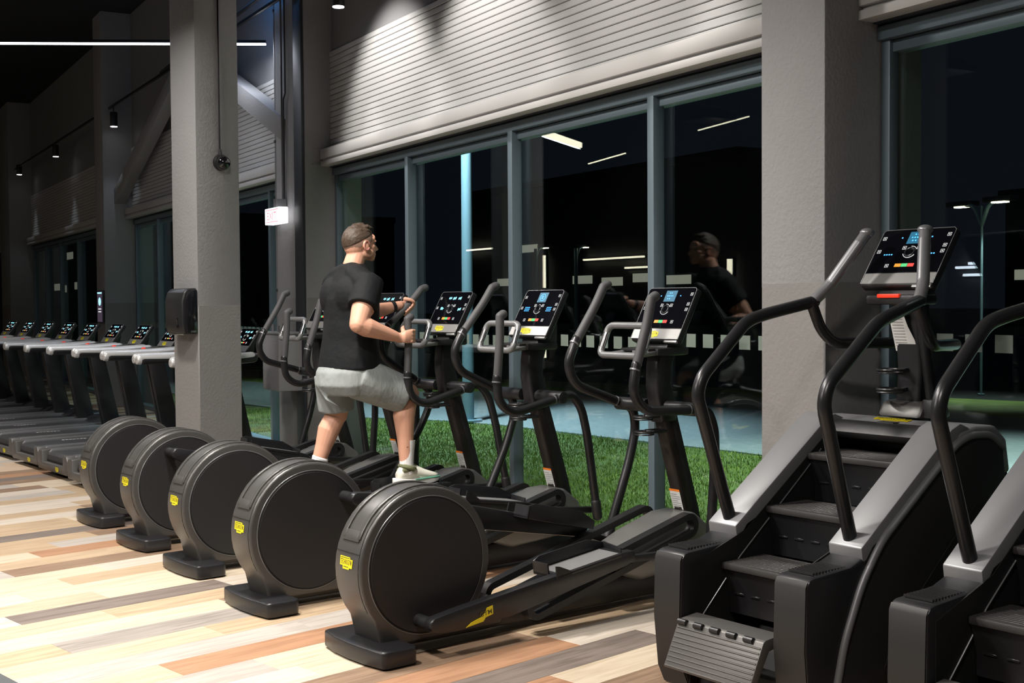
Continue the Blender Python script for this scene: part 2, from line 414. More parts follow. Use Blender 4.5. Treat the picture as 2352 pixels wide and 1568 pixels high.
# ------------------------------------------------------------------ floor of laid planks
PW, PL = .2095, 1.22
S_AX = Vector((-.247, .969, 0)); T_AX = Vector((.969, .247, 0)); PROT = math.atan2(S_AX.y, S_AX.x)
struct('floor', 'subfloor', lambda bm: box(bm, (-38, -7.4, -.12), (6, 4.36, -.009)), 'plank floor of the hall')
FLOOR = bpy.data.objects['floor']
KNOWN = {  # row: list of (start of piece along the row, tone)
    -2: [(1.98, 'tan'), (3.1, 'brown')], -1: [(1.98, 'pale'), (2.9, 'brown'), (4.1, 'tan')], 0: [(1.98, 'grey'), (2.35, 'orange'), (3.54, 'cream')], 1: [(1.98, 'tan'), (3.1, 'greybrown'), (4.315, 'pale')],
    2: [(1.98, 'cream'), (2.74, 'orange'), (3.95, 'pale')], 3: [(1.98, 'tan'), (2.72, 'brown'), (3.9, 'tan')], 4: [(1.98, 'pale'), (2.9, 'cream'), (4.1, 'brown')],
    5: [(1.98, 'lilac'), (2.82, 'cream'), (4.03, 'peach')], 6: [(1.98, 'peach'), (2.5, 'orange'), (3.7, 'tan')], 7: [(1.98, 'lilac'), (3.3, 'lilac'), (4.4, 'pale')],
    8: [(1.98, 'peach'), (2.95, 'tan'), (4.1, 'orange')], 9: [(1.98, 'tan'), (2.32, 'grey'), (3.5, 'peach')], 10: [(1.98, 'cream'), (3.28, 'brown'), (4.2, 'tan')],
    11: [(1.98, 'peach'), (2.75, 'tan'), (3.75, 'cream')], 12: [(1.98, 'pale'), (2.363, 'greybrown'), (3.5, 'pale')], 13: [(1.98, 'peach'), (2.9, 'cream'), (4.1, 'peach')],
    14: [(1.98, 'pale'), (2.6, 'cream'), (3.9, 'tan')], 15: [(1.98, 'cream'), (2.9, 'tan'), (3.9, 'orange')], 16: [(1.98, 'cream'), (3.2, 'pale'), (4.2, 'tan')],
    17: [(1.98, 'lilac'), (2.76, 'brown'), (3.95, 'cream')], 18: [(1.98, 'tan'), (3.46, 'tan'), (4.3, 'pale')], 19: [(1.98, 'cream'), (3.09, 'orange'), (4.2, 'tan')], 20: [(1.98, 'tan'), (3.3, 'lilac'), (4.4, 'cream')]}
random.seed(11)
TONES = ['cream', 'pale', 'pale', 'tan', 'tan', 'tan', 'peach', 'lilac', 'grey', 'greybrown', 'orange', 'brown', 'brown', 'brown']
plank_list = []
for k in range(-22, 135):
    t0 = -3.27 - PW * k - PW
    starts = []
    if k in KNOWN:
        starts = list(KNOWN[k]); s = starts[-1][0] + PL
    else:
        starts = [(1.98, random.choice(TONES))]; s = 1.98 + random.uniform(.15, PL)
    while s < 13.5:
        starts.append((s, random.choice(TONES))); s += PL
    starts.append((s, None))
    for (a, tone), (b, _) in zip(starts, starts[1:]):
        c = S_AX * ((a + b) / 2) + T_AX * (t0 + PW / 2)
        if c.y > 4.8 or c.y < -.6 or c.x < -30 or c.x > 2.5: continue
        # clip the row where it meets the window wall
        if (S_AX * b + T_AX * t0).y > 4.33:
            b = (4.30 - (T_AX * t0).y) / S_AX.y
            if b - a < .1: continue
            c = S_AX * ((a + b) / 2) + T_AX * (t0 + PW / 2)
        plank_list.append((a, b, t0, tone, c))
def in_view(c):
    v = c - Vector((0, 0, EYE)); z = v.dot(cf)
    if z < .5: return False
    x = v.dot(crt) / z * 2868; y = -v.dot(cup) / z * 2868
    return -1330 < x < 1330 and -100 < y < 900
vis = sorted([p for p in plank_list if in_view(p[4])], key=lambda p: (p[4] - Vector((0, 0, 0))).length)
rest = [p for p in plank_list if not in_view(p[4])]
def plank_mesh(L, tone):
    key = ('plank', round(L, 3), tone)
    if key not in MESH:
        bm = bmesh.new(); box(bm, (-L / 2 + .0006, -PW / 2 + .0006, -.009), (L / 2 - .0006, PW / 2 - .0006, 0), .0012, 1)
        MESH[key] = bake(bm, 'plank', 'wood_' + tone, 0)
    return MESH[key]
for a, b, t0, tone, c in vis[:300]:
    o = link('plank', plank_mesh(b - a, tone), FLOOR, c, (0, 0, PROT))
far = {}
for p in vis[300:] + rest: far.setdefault(p[3], []).append(p)
for tone, ps in far.items():
    def f(bm, ps=ps):
        for a, b, t0, tn, c in ps:
            v = [bm.verts.new(S_AX * s + T_AX * t) for s, t in ((a, t0 + .001), (b - .001, t0 + .001), (b - .001, t0 + PW), (a, t0 + PW))]
            bm.faces.new(v)
        bmesh.ops.recalc_face_normals(bm, faces=bm.faces)
        for fc in bm.faces:
            if fc.normal.z < 0: fc.normal_flip()
        for v in bm.verts: v.co.z = -.001
        M = Matrix.Rotation(-PROT, 4, 'Z'); bmesh.ops.transform(bm, matrix=M, verts=bm.verts)
    o = part('distant_planks', None, 'wood_' + tone, f, FLOOR, 0, kind='stuff'); o.rotation_euler = (0, 0, PROT)
def rubber(bm):
    pts = [S_AX * s + T_AX * t for s, t in ((1.978, -40), (1.978, 4), (-9, 4), (-9, -40))]
    v = [bm.verts.new(p) for p in pts]; bm.faces.new(v); r_ = bmesh.ops.extrude_face_region(bm, geom=bm.faces[:])
    for g in r_['geom']:
        if isinstance(g, bmesh.types.BMVert): g.co.z = .004
    for x in v: x.co.z = -.008
    bmesh.ops.recalc_face_normals(bm, faces=bm.faces)
struct('floor_rubber', 'rubber_floor', rubber, 'dark rubber flooring beside the planks')

# ------------------------------------------------------------------ shell of the hall
struct('ceiling', 'ceiling_dark', lambda bm: box(bm, (-38, -7.6, 5.7), (6, 5.6, 5.9)), 'dark painted ceiling')
struct('wall_back', 'wall_dark', lambda bm: box(bm, (-38, -7.6, -.1), (6, -7.4, 5.8)))
struct('wall_left', 'wall_dark', lambda bm: box(bm, (-38.2, -7.6, -.1), (-38, 5.6, 5.8)))
struct('wall_right', 'wall_dark', lambda bm: box(bm, (6, -7.6, -.1), (6.2, 5.6, 5.8)))
struct('wall_upper_front', 'panel_grey_dim', lambda bm: box(bm, (-38, 4.222, 3.60), (6, 4.5, 5.8)), 'plain wall above the ribbed panels, its grey darkened for shade')

BAYS = [(-4.092, 6.0, [-2.55, -.9, .75, 2.4, 4.05]), (-10.72, -4.508, [-9.12, -7.44, -5.815]), (-18.6, -11.55, [-17.2, -15.6, -14.0, -12.5]), (-27.8, -19.17, [-26.2, -24.6, -22.9, -21.2]), (-38.0, -29.1, [-35, -32])]
STRIPS = 18; SH = .89 / STRIPS
def strip_mesh(L):
    key = ('strip', round(L, 3))
    if key not in MESH:
        bm = bmesh.new(); prism(bm, [(.035, .0), (.004, .0), (.0, .004), (.0, SH - .010), (.007, SH - .0035), (.035, SH - .0035)], -L / 2, L / 2)
        MESH[key] = bake(bm, 'panel_strip', 'panel_grey', 0)
    return MESH[key]
Z_DECAL = {0: [1.31] * 6, 1: [1.195, 1.222, 1.245, 1.275], 2: [1.2] * 6, 3: [1.2] * 6, 4: [1.2] * 6}
for bi, (x0, x1, mull) in enumerate(BAYS):
    n = str(bi + 1); L = x1 - x0; xc = (x0 + x1) / 2
    w = struct('wall_header_' + n, 'wall_dark', lambda bm: box(bm, (x0, 4.236, 2.70), (x1, 4.5, 3.60)), 'wall above the windows clad with ribbed grey panels')
    for k in range(STRIPS): link('panel_strip', strip_mesh(L), w, (xc, 4.20, 2.882 + k * SH))
    tr = struct('trim_' + n, 'beam_grey', lambda bm: (box(bm, (x0 - .02, 4.10, 2.795), (x1 + .02, 4.235, 2.882), .004), box(bm, (x0 - .02, 4.125, 2.775), (x1 + .02, 4.235, 2.796))), 'grey boxed beam above the windows')
    part('lower_flange', None, 'beam_grey', lambda bm: (box(bm, (x0 - .02, 4.10, 2.733), (x1 + .02, 4.20, 2.776), .004)), tr)
    part('soffit', None, 'steel_dark', lambda bm: box(bm, (x0, 4.19, 2.725), (x1, 4.45, 2.76)), tr)
    wi = struct('window_' + n, 'frame_blue', lambda bm: (box(bm, (x0, 4.212, 2.655), (x1, 4.33, 2.715), .003), box(bm, (x0, 4.255, 2.60), (x1, 4.33, 2.650), .002)), 'floor to ceiling glazing with slim blue grey frames')
    part('window_sill', None, 'frame_blue', lambda bm: (box(bm, (x0, 4.212, 0), (x1, 4.34, .055), .004)), wi)
    def mul(bm): box(bm, (-.030, 4.212, .05), (.030, 4.290, 2.66), .003)
    for x in mull:
        o = part('mullion', 'mullion', 'frame_blue', mul, wi); o.location.x = x
    for x in (x0 + .03, x1 - .03):
        o = part('window_jamb', 'jamb', 'frame_blue', lambda bm: box(bm, (-.025, 4.235, .05), (.025, 4.29, 2.66), .003), wi); o.location.x = x
    edges = [x0 + .05] + mull + [x1 - .05]
    for k, (a, b) in enumerate(zip(edges, edges[1:])):
        a += .028; b -= .028
        part('pane', None, 'window_glass', lambda bm: box(bm, (a, 4.280, .05), (b, 4.288, 2.62)), wi, 0)
        if bi > 2: continue
        x = a + .06; zc = Z_DECAL[bi][min(k, len(Z_DECAL[bi]) - 1)]
        while x + .09 < b:
            o = part('frosted_square', 'decal', 'frosted_decal', lambda bm: box(bm, (0, 4.2775, -.037), (.088, 4.2790, .037)), wi, 0); o.location = (x, 0, zc); x += .152

def pillar(name, lo, hi, zsplit, label, loc=(0, 0, 0), rz=0):
    o = struct(name, 'concrete_upper', lambda bm: box(bm, (lo[0], lo[1], zsplit - .03), (hi[0], hi[1], 5.7), .007), label)
    part('lower_paint', None, 'concrete_lower', lambda bm: box(bm, (lo[0] - .0008, lo[1] - .0008, 0), (hi[0] + .0008, hi[1], zsplit), .007, 1), o)
    o.location = loc; o.rotation_euler = (0, 0, rz)
    return o
pillar('wall_pillar_1', (-4.508, 3.90), (-4.092, 4.5), 1.58, 'grey concrete wall pillar behind the stair climber')
pillar('wall_pillar_2', (-10.94, 3.955), (-10.72, 4.5), 1.55, 'grey concrete pillar with a dark cover strip')
pillar('wall_pillar_3', (-11.55, 3.97), (-10.945, 4.5), 1.55, 'grey concrete pillar carrying the exit sign')
pillar('wall_pillar_4', (-19.17, 3.80), (-18.6, 4.5), 1.52, 'grey concrete wall pillar behind the treadmills')
pillar('wall_pillar_5', (-29.1, 3.77), (-27.8, 4.5), 1.5, 'far grey concrete wall pillar')
LPC = Vector((-9.985, 2.839, 0)); LPR = math.atan2(T_AX.y, T_AX.x)
pillar('wall_pillar_6', (-.193, -.193), (.193, .193), 1.49, 'free standing grey concrete pillar between the treadmills and ellipticals', LPC, LPR)
struct('trim_cover_strip', 'steel_dark', lambda bm: box(bm, (-10.943, 3.93, 0), (-10.735, 3.957, 5.7), .004), 'dark steel cover strip on the pillar')
struct('trim_pillar_notch', 'concrete_upper', lambda bm: (box(bm, (-10.722, 4.02, 2.74), (-10.712, 4.11, 2.752)), box(bm, (-10.722, 4.02, 2.88), (-10.716, 4.11, 2.886))))
# raking braces in the wall
def brace(name, a, b, lab):
    return struct(name, 'concrete_upper', lambda bm: bar(bm, a, b, .16, .20, side=(0, 1, 0), bev=.008), lab)
brace('trim_brace_1', (-11.3, 4.03, 3.12), (-14.3, 4.03, 4.30), 'raking concrete brace beside the drainpipe')
brace('trim_brace_2', (-18.75, 4.03, 3.0), (-15.1, 4.03, 4.30), 'raking concrete brace beyond the free standing pillar')

# ------------------------------------------------------------------ fittings on the walls
g = thing('exit_sign', 'lit white exit sign box with pink lettering on the pillar', 'exit sign', (-11.27, 3.87, 2.31))
part('casing', None, 'exit_white', lambda bm: box(bm, (-.20, -.045, -.075), (.20, .045, .075), .006), g)
def ex(bm):
    f = pl((0, -.0465, 0), (1, 0, 0), (0, 0, 1))
    for z in (-.060, .052):
        v = [bm.verts.new(f(x, y, .0005)) for x, y in ((-.18, z), (.18, z), (.18, z + .008), (-.18, z + .008))]; bm.faces.new(v)
    put_text(bm, 'EXIT', lambda x, y: f(x, y, .0005), -.13, .13, -.035, .035)
part('lettering', None, 'exit_red', ex, g, 0)
part('bracket', None, 'pipe_grey', lambda bm: (box(bm, (-.05, -.01, .07), (-.02, .09, .16)), box(bm, (.0, -.01, .07), (.03, .09, .16))), g)
g = thing('drainpipe', 'grey vertical drainpipe clipped to the pillar left of the exit sign', 'pipe', (-11.63, 4.02, 0))
part('pipe', None, 'pipe_grey', lambda bm: cyl(bm, (0, 0, .75), (0, 0, 5.7), .033, n=18), g)
for z in (1.62, 3.05, 4.3): part('pipe_clip', None, 'steel_dark', lambda bm: (cyl(bm, (0, 0, z - .012), (0, 0, z + .012), .040, n=18), bar(bm, (0, 0, z), (.075, -.02, z), .012, .012, side=(0, 0, 1))), g)
tag(part('conduit', None, 'pipe_grey', lambda bm: tube(bm, [(-11.30, 3.945, 5.7), (-11.30, 3.945, 2.46)], .010, 10), None), 'thin grey conduit running down to the exit sign', 'conduit')
tag(part('conduit', None, 'steel_dark', lambda bm: tube(bm, [(-11.20, 3.945, 5.7), (-11.20, 3.945, 3.45), (-11.25, 3.945, 3.40), (-11.25, 3.945, 2.46)], .008, 10), None), 'thin dark conduit with a small offset bend above the exit sign', 'conduit')
g = thing('wall_cabinet', 'grey sheet metal wall cabinet behind the farthest elliptical', 'cabinet', (-11.02, 3.83, .96))
part('body', None, 'concrete_upper', lambda bm: box(bm, (-.225, -.12, -.26), (.225, .12, .26), .008), g)
part('lid', None, 'concrete_upper', lambda bm: box(bm, (-.235, -.13, .255), (.235, .12, .275), .004), g)
part('cable_gland', None, 'pipe_grey', lambda bm: (cyl(bm, (-.12, -.05, .27), (-.12, -.05, .34), .016), cyl(bm, (.02, -.05, .27), (.02, -.05, .33), .014)), g)

# dome camera on its drop cable, on the side of the free standing pillar
cside = LPC + T_AX * .194
g = thing('dome_camera', 'black dome camera on a cable on the free standing pillar', 'camera', cside + S_AX * .02 + Vector((0, 0, 2.615)), LPR)
part('mount', None, 'black_satin', lambda bm: cyl(bm, (0, 0, 0), (.036, 0, 0), .066, .062, 28, .003), g)
part('dome', None, 'dome_glass', lambda bm: ball(bm, (.044, 0, -.006), (.060, .059, .059)), g)
part('cable', None, 'black_satin', lambda bm: tube(bm, [(.014, -.01, .05), (.014, -.01, .10), (.011, -.01, 3.07)], .0075, 8), g)
part('cable_entry', None, 'black_satin', lambda bm: cyl(bm, (.018, -.005, .048), (.018, -.01, .105), .018, .011, 14), g)

# black towel dispenser on the pillar's front face
g = thing('towel_dispenser', 'glossy black paper towel dispenser on the free standing pillar', 'dispenser', LPC - S_AX * .195 + T_AX * .045 + Vector((0, 0, 1.435)), LPR)
part('cover', None, 'black_satin', lambda bm: prism(bm, [(0, -.22), (-.14, -.22), (-.165, -.12), (-.165, .10), (-.14, .19), (-.10, .225), (0, .232)], -.175, .172, bev=.018, seg=3, ang=20), g)
part('side_cheek', None, 'plastic_gloss', lambda bm: prism(bm, [(-.004, -.215), (-.11, -.215), (-.128, -.1), (-.128, .10), (-.11, .18), (-.07, .212), (-.004, .215)], .170, .184, bev=.006), g)
part('tear_bar', None, 'chrome', lambda bm: (box(bm, (-.15, -.145, -.226), (.15, -.135, -.219)), box(bm, (.178, -.08, -.205), (.186, -.02, -.185))), g)
part('viewing_slot', None, 'dome_glass', lambda bm: box(bm, (.06, -.1665, -.16), (.09, -.163, -.06), .003), g)

g.scale = (.8, .8, .8)
g = thing('info_screen', 'narrow upright screen with blue graphics on a distant pillar', 'screen', (-18.80, 3.795, 1.46))
part('bezel', None, 'black_satin', lambda bm: box(bm, (-.18, -.03, -.235), (.18, 0, .235), .005), g)
part('display', None, 'screen_dim', lambda bm: box(bm, (-.165, -.033, -.22), (.165, -.029, .22)), g, 0)
def gfx(bm):
    f = pl((0, -.0335, 0), (1, 0, 0), (0, 0, 1))
    plate(bm, [(-.15, .19), (.15, .19), (.15, .21), (-.15, .21)], f, .0005)
    plate(bm, [(.09 * math.cos(a * .5), .075 + .06 * math.sin(a * .5)) for a in range(13)], f, .0005)
part('graphic', None, 'icon_cyan', gfx, g, 0)
part('caption', None, 'icon_white', lambda bm: [plate(bm, [(-.1, z), (.1, z), (.1, z + .015), (-.1, z + .015)], pl((0, -.0335, 0), (1, 0, 0), (0, 0, 1)), .0005) for z in (-.04, -.08)], g, 0)
g = thing('wall_poster', 'blue and cream poster panel at the far left edge', 'poster', (-31.5, 3.55, 1.90), R(90))
part('poster_frame', None, 'poster_frame', lambda bm: box(bm, (-.45, -.02, -.37), (.45, .02, .37)), g)
part('field', None, 'poster_blue', lambda bm: box(bm, (-.44, -.026, -.34), (.44, -.021, .34)), g, 0)
part('band', None, 'poster_cream', lambda bm: prism(bm, [(-.43, -.2), (.43, -.2), (.43, .22), (.2, .05), (-.43, .1)], -.030, -.026, lambda p, q, a: (p, a, q)), g, 0)
part('stroke', None, 'poster_ink', lambda bm: [prism(bm, [(x, -.1), (x + .03, -.1), (x + .12, .08), (x + .09, .08)], -.032, -.030, lambda p, q, a: (p, a, q)) for x in (-.4, -.3, .1, .22, .3)], g, 0)

# ------------------------------------------------------------------ hanging lights
def linear_light(label, a, b, m='led', r=.022, power=0, col=(.88, .92, 1), wires=True):
    a = Vector(a); b = Vector(b); mid = (a + b) / 2; d = (b - a).normalized(); L = (b - a).length
    g = thing('linear_light', label, 'ceiling light', mid, math.atan2(d.y, d.x), 'hanging linear lights')
    part('diffuser', None, m, lambda bm: box(bm, (-L / 2, -r, -r), (L / 2, r, r), .004), g)
    part('housing', None, 'black_satin', lambda bm: box(bm, (-L / 2, -r, r), (L / 2, r, r + .03)), g)
    if wires:
        for x in (-L * .32, L * .32):
            part('suspension_wire', None, 'steel_dark', lambda bm: tube(bm, [(x, 0, r + .03), (x, 0, 5.68 - mid.z)], .006, 6), g)
    if power: area('linear_light_lamp', mid - Vector((0, 0, r + .02)), (L, .05), power, col, rotz=math.atan2(d.y, d.x))
    return g
linear_light('long thin white linear light crossing behind the free standing pillar', (-14.08, .2, 4.08), (-12.13, 4.08, 4.08), r=.010, power=34)
linear_light('white linear light reflected in the second glass pane', (-18.85, -2.55, 4.5), (-20.43, -4.56, 4.5), 'led_warm', .05, 10, WARM)
linear_light('distant linear light over the hall, seen only as a faint reflection', (-23.1, -6.5, 4.5), (-21.1, -6.1, 4.5), 'led_warm', .012, 0, WARM)
linear_light('linear light over the hall, seen as a faint streak beside the pillar', (-17.7, -5.3, 4.5), (-15.98, -5.0, 4.5), 'led_warm', .010, 0, WARM)
for lab, a, b in [('upright light strip on the back wall, reflected right of the elliptical console', (-19.3, -7.33, .12), (-19.3, -7.33, 2.3)), ('upright light strip on the back wall, reflected above the second console', (-26.4, -7.33, .1), (-26.4, -7.33, 2.62))]:
    g = thing('wall_light_strip', lab, 'light strip', a, 0, 'upright light strips on the back wall')
    part('diffuser', None, 'led_warm', lambda bm: box(bm, (-.055, -.02, 0), (.055, .03, b[2] - a[2]), .004), g)
    part('channel', None, 'steel_dark', lambda bm: box(bm, (-.075, -.05, -.02), (.075, -.018, b[2] - a[2] + .02)), g)
for lab, x0, x1, z in [('upper light bar on the back wall mirrored beyond the stair climber', -13.5, -11.4, 2.04), ('second light bar on the back wall mirrored beyond the stair climber', -13.75, -11.7, 1.98), ('short low light bar on the back wall mirrored beyond the stair climber', -13.6, -12.9, 1.86),
                       ('light bar on the back wall mirrored between the mullions', -24.6, -22.2, 2.45), ('light bar on the back wall mirrored beside the mullion', -22.9, -21.6, 2.22), ('light bar on the back wall mirrored near the exerciser', -30.5, -28.6, 2.9)]:
    g = thing('wall_light_bar', lab, 'light bar', ((x0 + x1) / 2, -7.34, z), 0, 'level light bars on the back wall')
    part('diffuser', None, 'led_warm' if x0 < -20 else 'led', lambda bm: box(bm, (-(x1 - x0) / 2, -.02, -.02), ((x1 - x0) / 2, .03, .02), .003), g)
    part('channel', None, 'steel_dark', lambda bm: box(bm, (-(x1 - x0) / 2 - .02, -.05, -.03), ((x1 - x0) / 2 + .02, -.018, .03)), g)

# track with pendant spotlights along the window wall
tag(part('light_track', None, 'black_satin', lambda bm: box(bm, (-27.78, 3.885, 4.30), (-4.6, 3.915, 4.33), .003), None), 'thin black lighting track running along the window wall', 'track')
SPOTS = [(-9.74, 'bright pendant spotlight above the ribbed panels', 3.94), (-14.0, 'pendant spotlight behind the free standing pillar', 3.98), (-18.3, 'black pendant spotlight nearest the raking brace', 4.02), (-22.98, 'black pendant spotlight second from the raking brace', 4.08), (-27.2, 'black pendant spotlight farthest along the track', 4.15), (-5.2, 'pendant spotlight above the near pillar', 3.94)]
for x, lab, z in SPOTS:
    g = thing('pendant_spotlight', lab, 'spotlight', (x, 3.90, z), 0, 'pendant spotlights on the track')
    part('can', 'spot_can', 'black_satin', lambda bm: cyl(bm, (0, 0, 0), (0, 0, .20), .052, .052, 24, .003), g)
    part('lamp_ring', 'spot_ring', 'spot_rim', lambda bm: cyl(bm, (0, 0, -.006), (0, 0, .004), .048, .048, 24), g)
    part('stem', None, 'black_satin', lambda bm: cyl(bm, (0, 0, .2), (0, 0, 4.299 - z), .008, n=10), g)
    spot('pendant_lamp', (x, 3.90, z - .02), (x, 3.88, 0), 55 if x > -13 else 14, (1, .96, .90) if x > -13 else COOL, 50, .6, .045)
# unseen spotlights added above the frame to brighten the ribbed panels
for x, pw, lab in ((-9.35, 120, 'unseen spotlight added to light the ribbed panels, leftmost of three'), (-7.7, 105, 'unseen spotlight added to light the ribbed panels, middle of three'), (-6.0, 55, 'unseen spotlight added to light the ribbed panels, nearest the pillar')):
    g = thing('added_wall_washer', lab, 'spotlight', (x, 3.1, 4.02), 0, 'added wall washers')
    part('can', None, 'black_satin', lambda bm: cyl(bm, (0, .05, .02), (0, -.05, .14), .055, .055, 20, .003), g)
    part('stem', None, 'black_satin', lambda bm: cyl(bm, (0, -.02, .1), (0, -.02, 1.67), .01, n=10), g)
    spot('added_wall_washer_lamp', (x, 3.17, 4.01), (x, 4.2, 3.08), pw, (1, .96, .91), 82, .55, .05)
for i, p in enumerate(FLOODS):
    g = thing('ceiling_flood', ['ceiling floodlight above the stair climbers', 'ceiling floodlight above the near ellipticals', 'ceiling floodlight above the far ellipticals', 'ceiling floodlight above the near treadmills', 'ceiling floodlight above the far treadmills', 'rear ceiling floodlight nearest the entrance', 'rear ceiling floodlight in the middle of the hall', 'rear ceiling floodlight at the far end', 'ceiling floodlight between the stair climbers and the camera', 'added ceiling floodlight brightening the right side'][i], 'ceiling light', p, 0, 'ceiling floodlights')
    part('housing', 'flood_h', 'black_satin', lambda bm: box(bm, (-.29, -.29, 0), (.29, .29, .08), .006), g)
    part('heat_sink', 'flood_s', 'steel_dark', lambda bm: [box(bm, (-.2, -.2 + .08 * k, .08), (.2, -.18 + .08 * k, .16)) for k in range(6)], g)
    part('rod', 'flood_r', 'steel_dark', lambda bm: cyl(bm, (0, 0, .1), (0, 0, .7), .012, n=10), g)
point('blue_accent_light', (-11.95, 3.75, 4.75), 12, (.05, .35, 1), .08)
tag(part('accent_light_rail', None, 'steel_dark', lambda bm: tube(bm, [(-16, 4.0, 4.42), (-11.0, 3.85, 4.42)], .018, 8), None), 'dark rail under the ceiling lit blue beside the drainpipe', 'rail')

# ------------------------------------------------------------------ outside: lawn, path, road, lamps
def flat(bm, pts, z, th=.1):
    v = [bm.verts.new((x, y, z)) for x, y in pts]; bm.faces.new(v); r_ = bmesh.ops.extrude_face_region(bm, geom=bm.faces[:])
    for q in r_['geom']:
        if isinstance(q, bmesh.types.BMVert): q.co.z -= th
    bmesh.ops.recalc_face_normals(bm, faces=bm.faces)
EDGE = [(-40, 5.0), (-24, 5.2), (-19, 5.6), (-15.3, 6.4), (-14.3, 7.1), (-13.4, 7.45), (-11.6, 7.75), (-9.76, 8.1), (-6.8, 8.36), (-3, 8.6), (12, 9.0)]
FAR = [(-40, 6.9), (-24, 7.4), (-19.5, 8.6), (-18.2, 10.6), (-15.1, 12.3), (-12.2, 12.9), (-10.5, 13.4), (-4, 14.6), (12, 16)]
struct('ground_lawn', 'grass_soil', lambda bm: flat(bm, [(-40, 4.35), (12, 4.35)] + EDGE[::-1], -.035), 'lawn in front of the windows')
struct('ground_path', 'paving', lambda bm: flat(bm, EDGE + FAR[::-1], -.02), 'pale paved footpath beyond the lawn')
struct('ground_verge', 'grass', lambda bm: flat(bm, FAR + [(12, 19), (-10, 16.5), (-18, 13.5), (-26, 9.6), (-40, 9)], -.03), 'dark grass verge beyond the footpath')
struct('ground_road', 'asphalt', lambda bm: flat(bm, [(-160, -20), (120, -20), (120, 160), (-160, 160)], -.16), 'dark road in the night')
def blades(bm):
    random.seed(5); n = 0
    import bisect
    xs = [e[0] for e in EDGE]
    while n < 90000:
        x = random.uniform(-17.5, -2.2); y = 4.40 + 4.1 * random.random() ** 1.3
        i = bisect.bisect(xs, x) - 1; f = (x - xs[i]) / (xs[i + 1] - xs[i]); ye = EDGE[i][1] + f * (EDGE[i + 1][1] - EDGE[i][1])
        if y > ye - .01 or (x + 14.0) ** 2 + (y - 7.3) ** 2 < .06: continue
        n += 1; a = random.uniform(0, 6.283); w = .0035 + .003 * random.random(); h = random.uniform(.016, .045); l = random.uniform(-.02, .02); l2 = random.uniform(-.02, .02)
        dx = math.cos(a) * w; dy = math.sin(a) * w
        bm.faces.new((bm.verts.new((x - dx, y - dy, -.036)), bm.verts.new((x + dx, y + dy, -.036)), bm.verts.new((x + l, y + l2, h - .036))))
o = part('lawn_grass', None, 'grass', blades, None, 0, kind='stuff'); tag(o, 'mown green grass covering the lawn outside the windows', 'grass')
def lamp_post(label, x, y, h, r, arm, power, col):
    g = thing('street_lamp', label, 'street lamp', (x, y, -.02), 0, 'street lamps')
    part('pole', None, 'pole_paint', lambda bm: cyl(bm, (0, 0, 0), (0, 0, h), r, r * .85, 20), g)
    part('base_flange', None, 'pole_paint', lambda bm: cyl(bm, (0, 0, 0), (0, 0, .03), r * 2.4, r * 2.4, 20, .004), g)
    for a in arm:
        part('arm', None, 'pole_paint', lambda bm: tube(bm, [(0, 0, h - .3), (a[0] * .4, a[1] * .4, h + .02), (a[0], a[1], h + .05)], .03, 8, .1), g)
        part('lamp_head', None, 'black_satin', lambda bm: box(bm, (a[0] - .26, a[1] - .1, h + .03), (a[0] + .26, a[1] + .1, h + .11), .02), g)
        part('lamp_lens', None, 'lamp_glow', lambda bm: box(bm, (a[0] - .12, a[1] - .06, h + .012), (a[0] + .12, a[1] + .06, h + .032), .004), g)
        if power: spot('street_lamp_lamp', (x + a[0], y + a[1], h - .03), (x + a[0], y + a[1], 0), power, col, 88, .5, .12)
lamp_post('blue lit lamp pole standing on the path edge behind the ellipticals', -14.0, 7.30, 5.2, .075, [(.55, -.8)], 3600, (.72, .92, 1))
lamp_post('street lamp with twin heads beyond the stair climber', -13.3, 15.95, 2.95, .022, [(-.55, .2), (.42, -.1)], 160, (.85, .97, .85))
lamp_post('street lamp with a warm head seen left of the second mullion', -30.5, 18.1, 3.0, .06, [(0, .3)], 0, WARM)
lamp_post('street lamp with a warm head seen between the middle mullions', -29.8, 19.0, 3.0, .06, [(0, .3)], 0, WARM)
lamp_post('unseen lamp post added to light the lawn', -6.6, 9.2, 5.0, .06, [(0, -.6)], 3800, (.85, 1, .88))  # added out of sight to light the lawn
lamp_post('unseen lamp post added behind the far pillar to light the path', -20.2, 7.6, 5.0, .06, [(0, -.4)], 600, (.80, 1, .88))  # added out of sight for more light on the path
# dark buildings far off with lit windows
for i, (x0, y0, x1, y1, h, lab) in enumerate([(-95, 50, -60, 62, 11, 'dark distant building with a long lit window band'), (-50, 62, -16, 70, 8, 'dark distant building with small lit windows'), (-130, 20, -100, 45, 9, 'dark distant building at the left')]):
    g = thing('building', lab, 'building', ((x0 + x1) / 2, y0, -.16)); w = (x1 - x0) / 2
    part('wall', None, 'far_wall', lambda bm: box(bm, (-w, 0, 0), (w, y1 - y0, h)), g)
    part('parapet', None, 'far_wall', lambda bm: box(bm, (-w - .3, -.3, h - .5), (w + .3, y1 - y0, h)), g)
    random.seed(i)
    for k in range(9):
        xx = -w + 2 + k * (2 * w - 4) / 8; zz = random.choice([3, 3.2, 5.8])
        if random.random() < .7: part('window', 'farwin', 'window_glow', lambda bm: box(bm, (-1.3, -.06, -.3), (1.3, 0, .3)), g, 0).location = (xx, 0, zz)

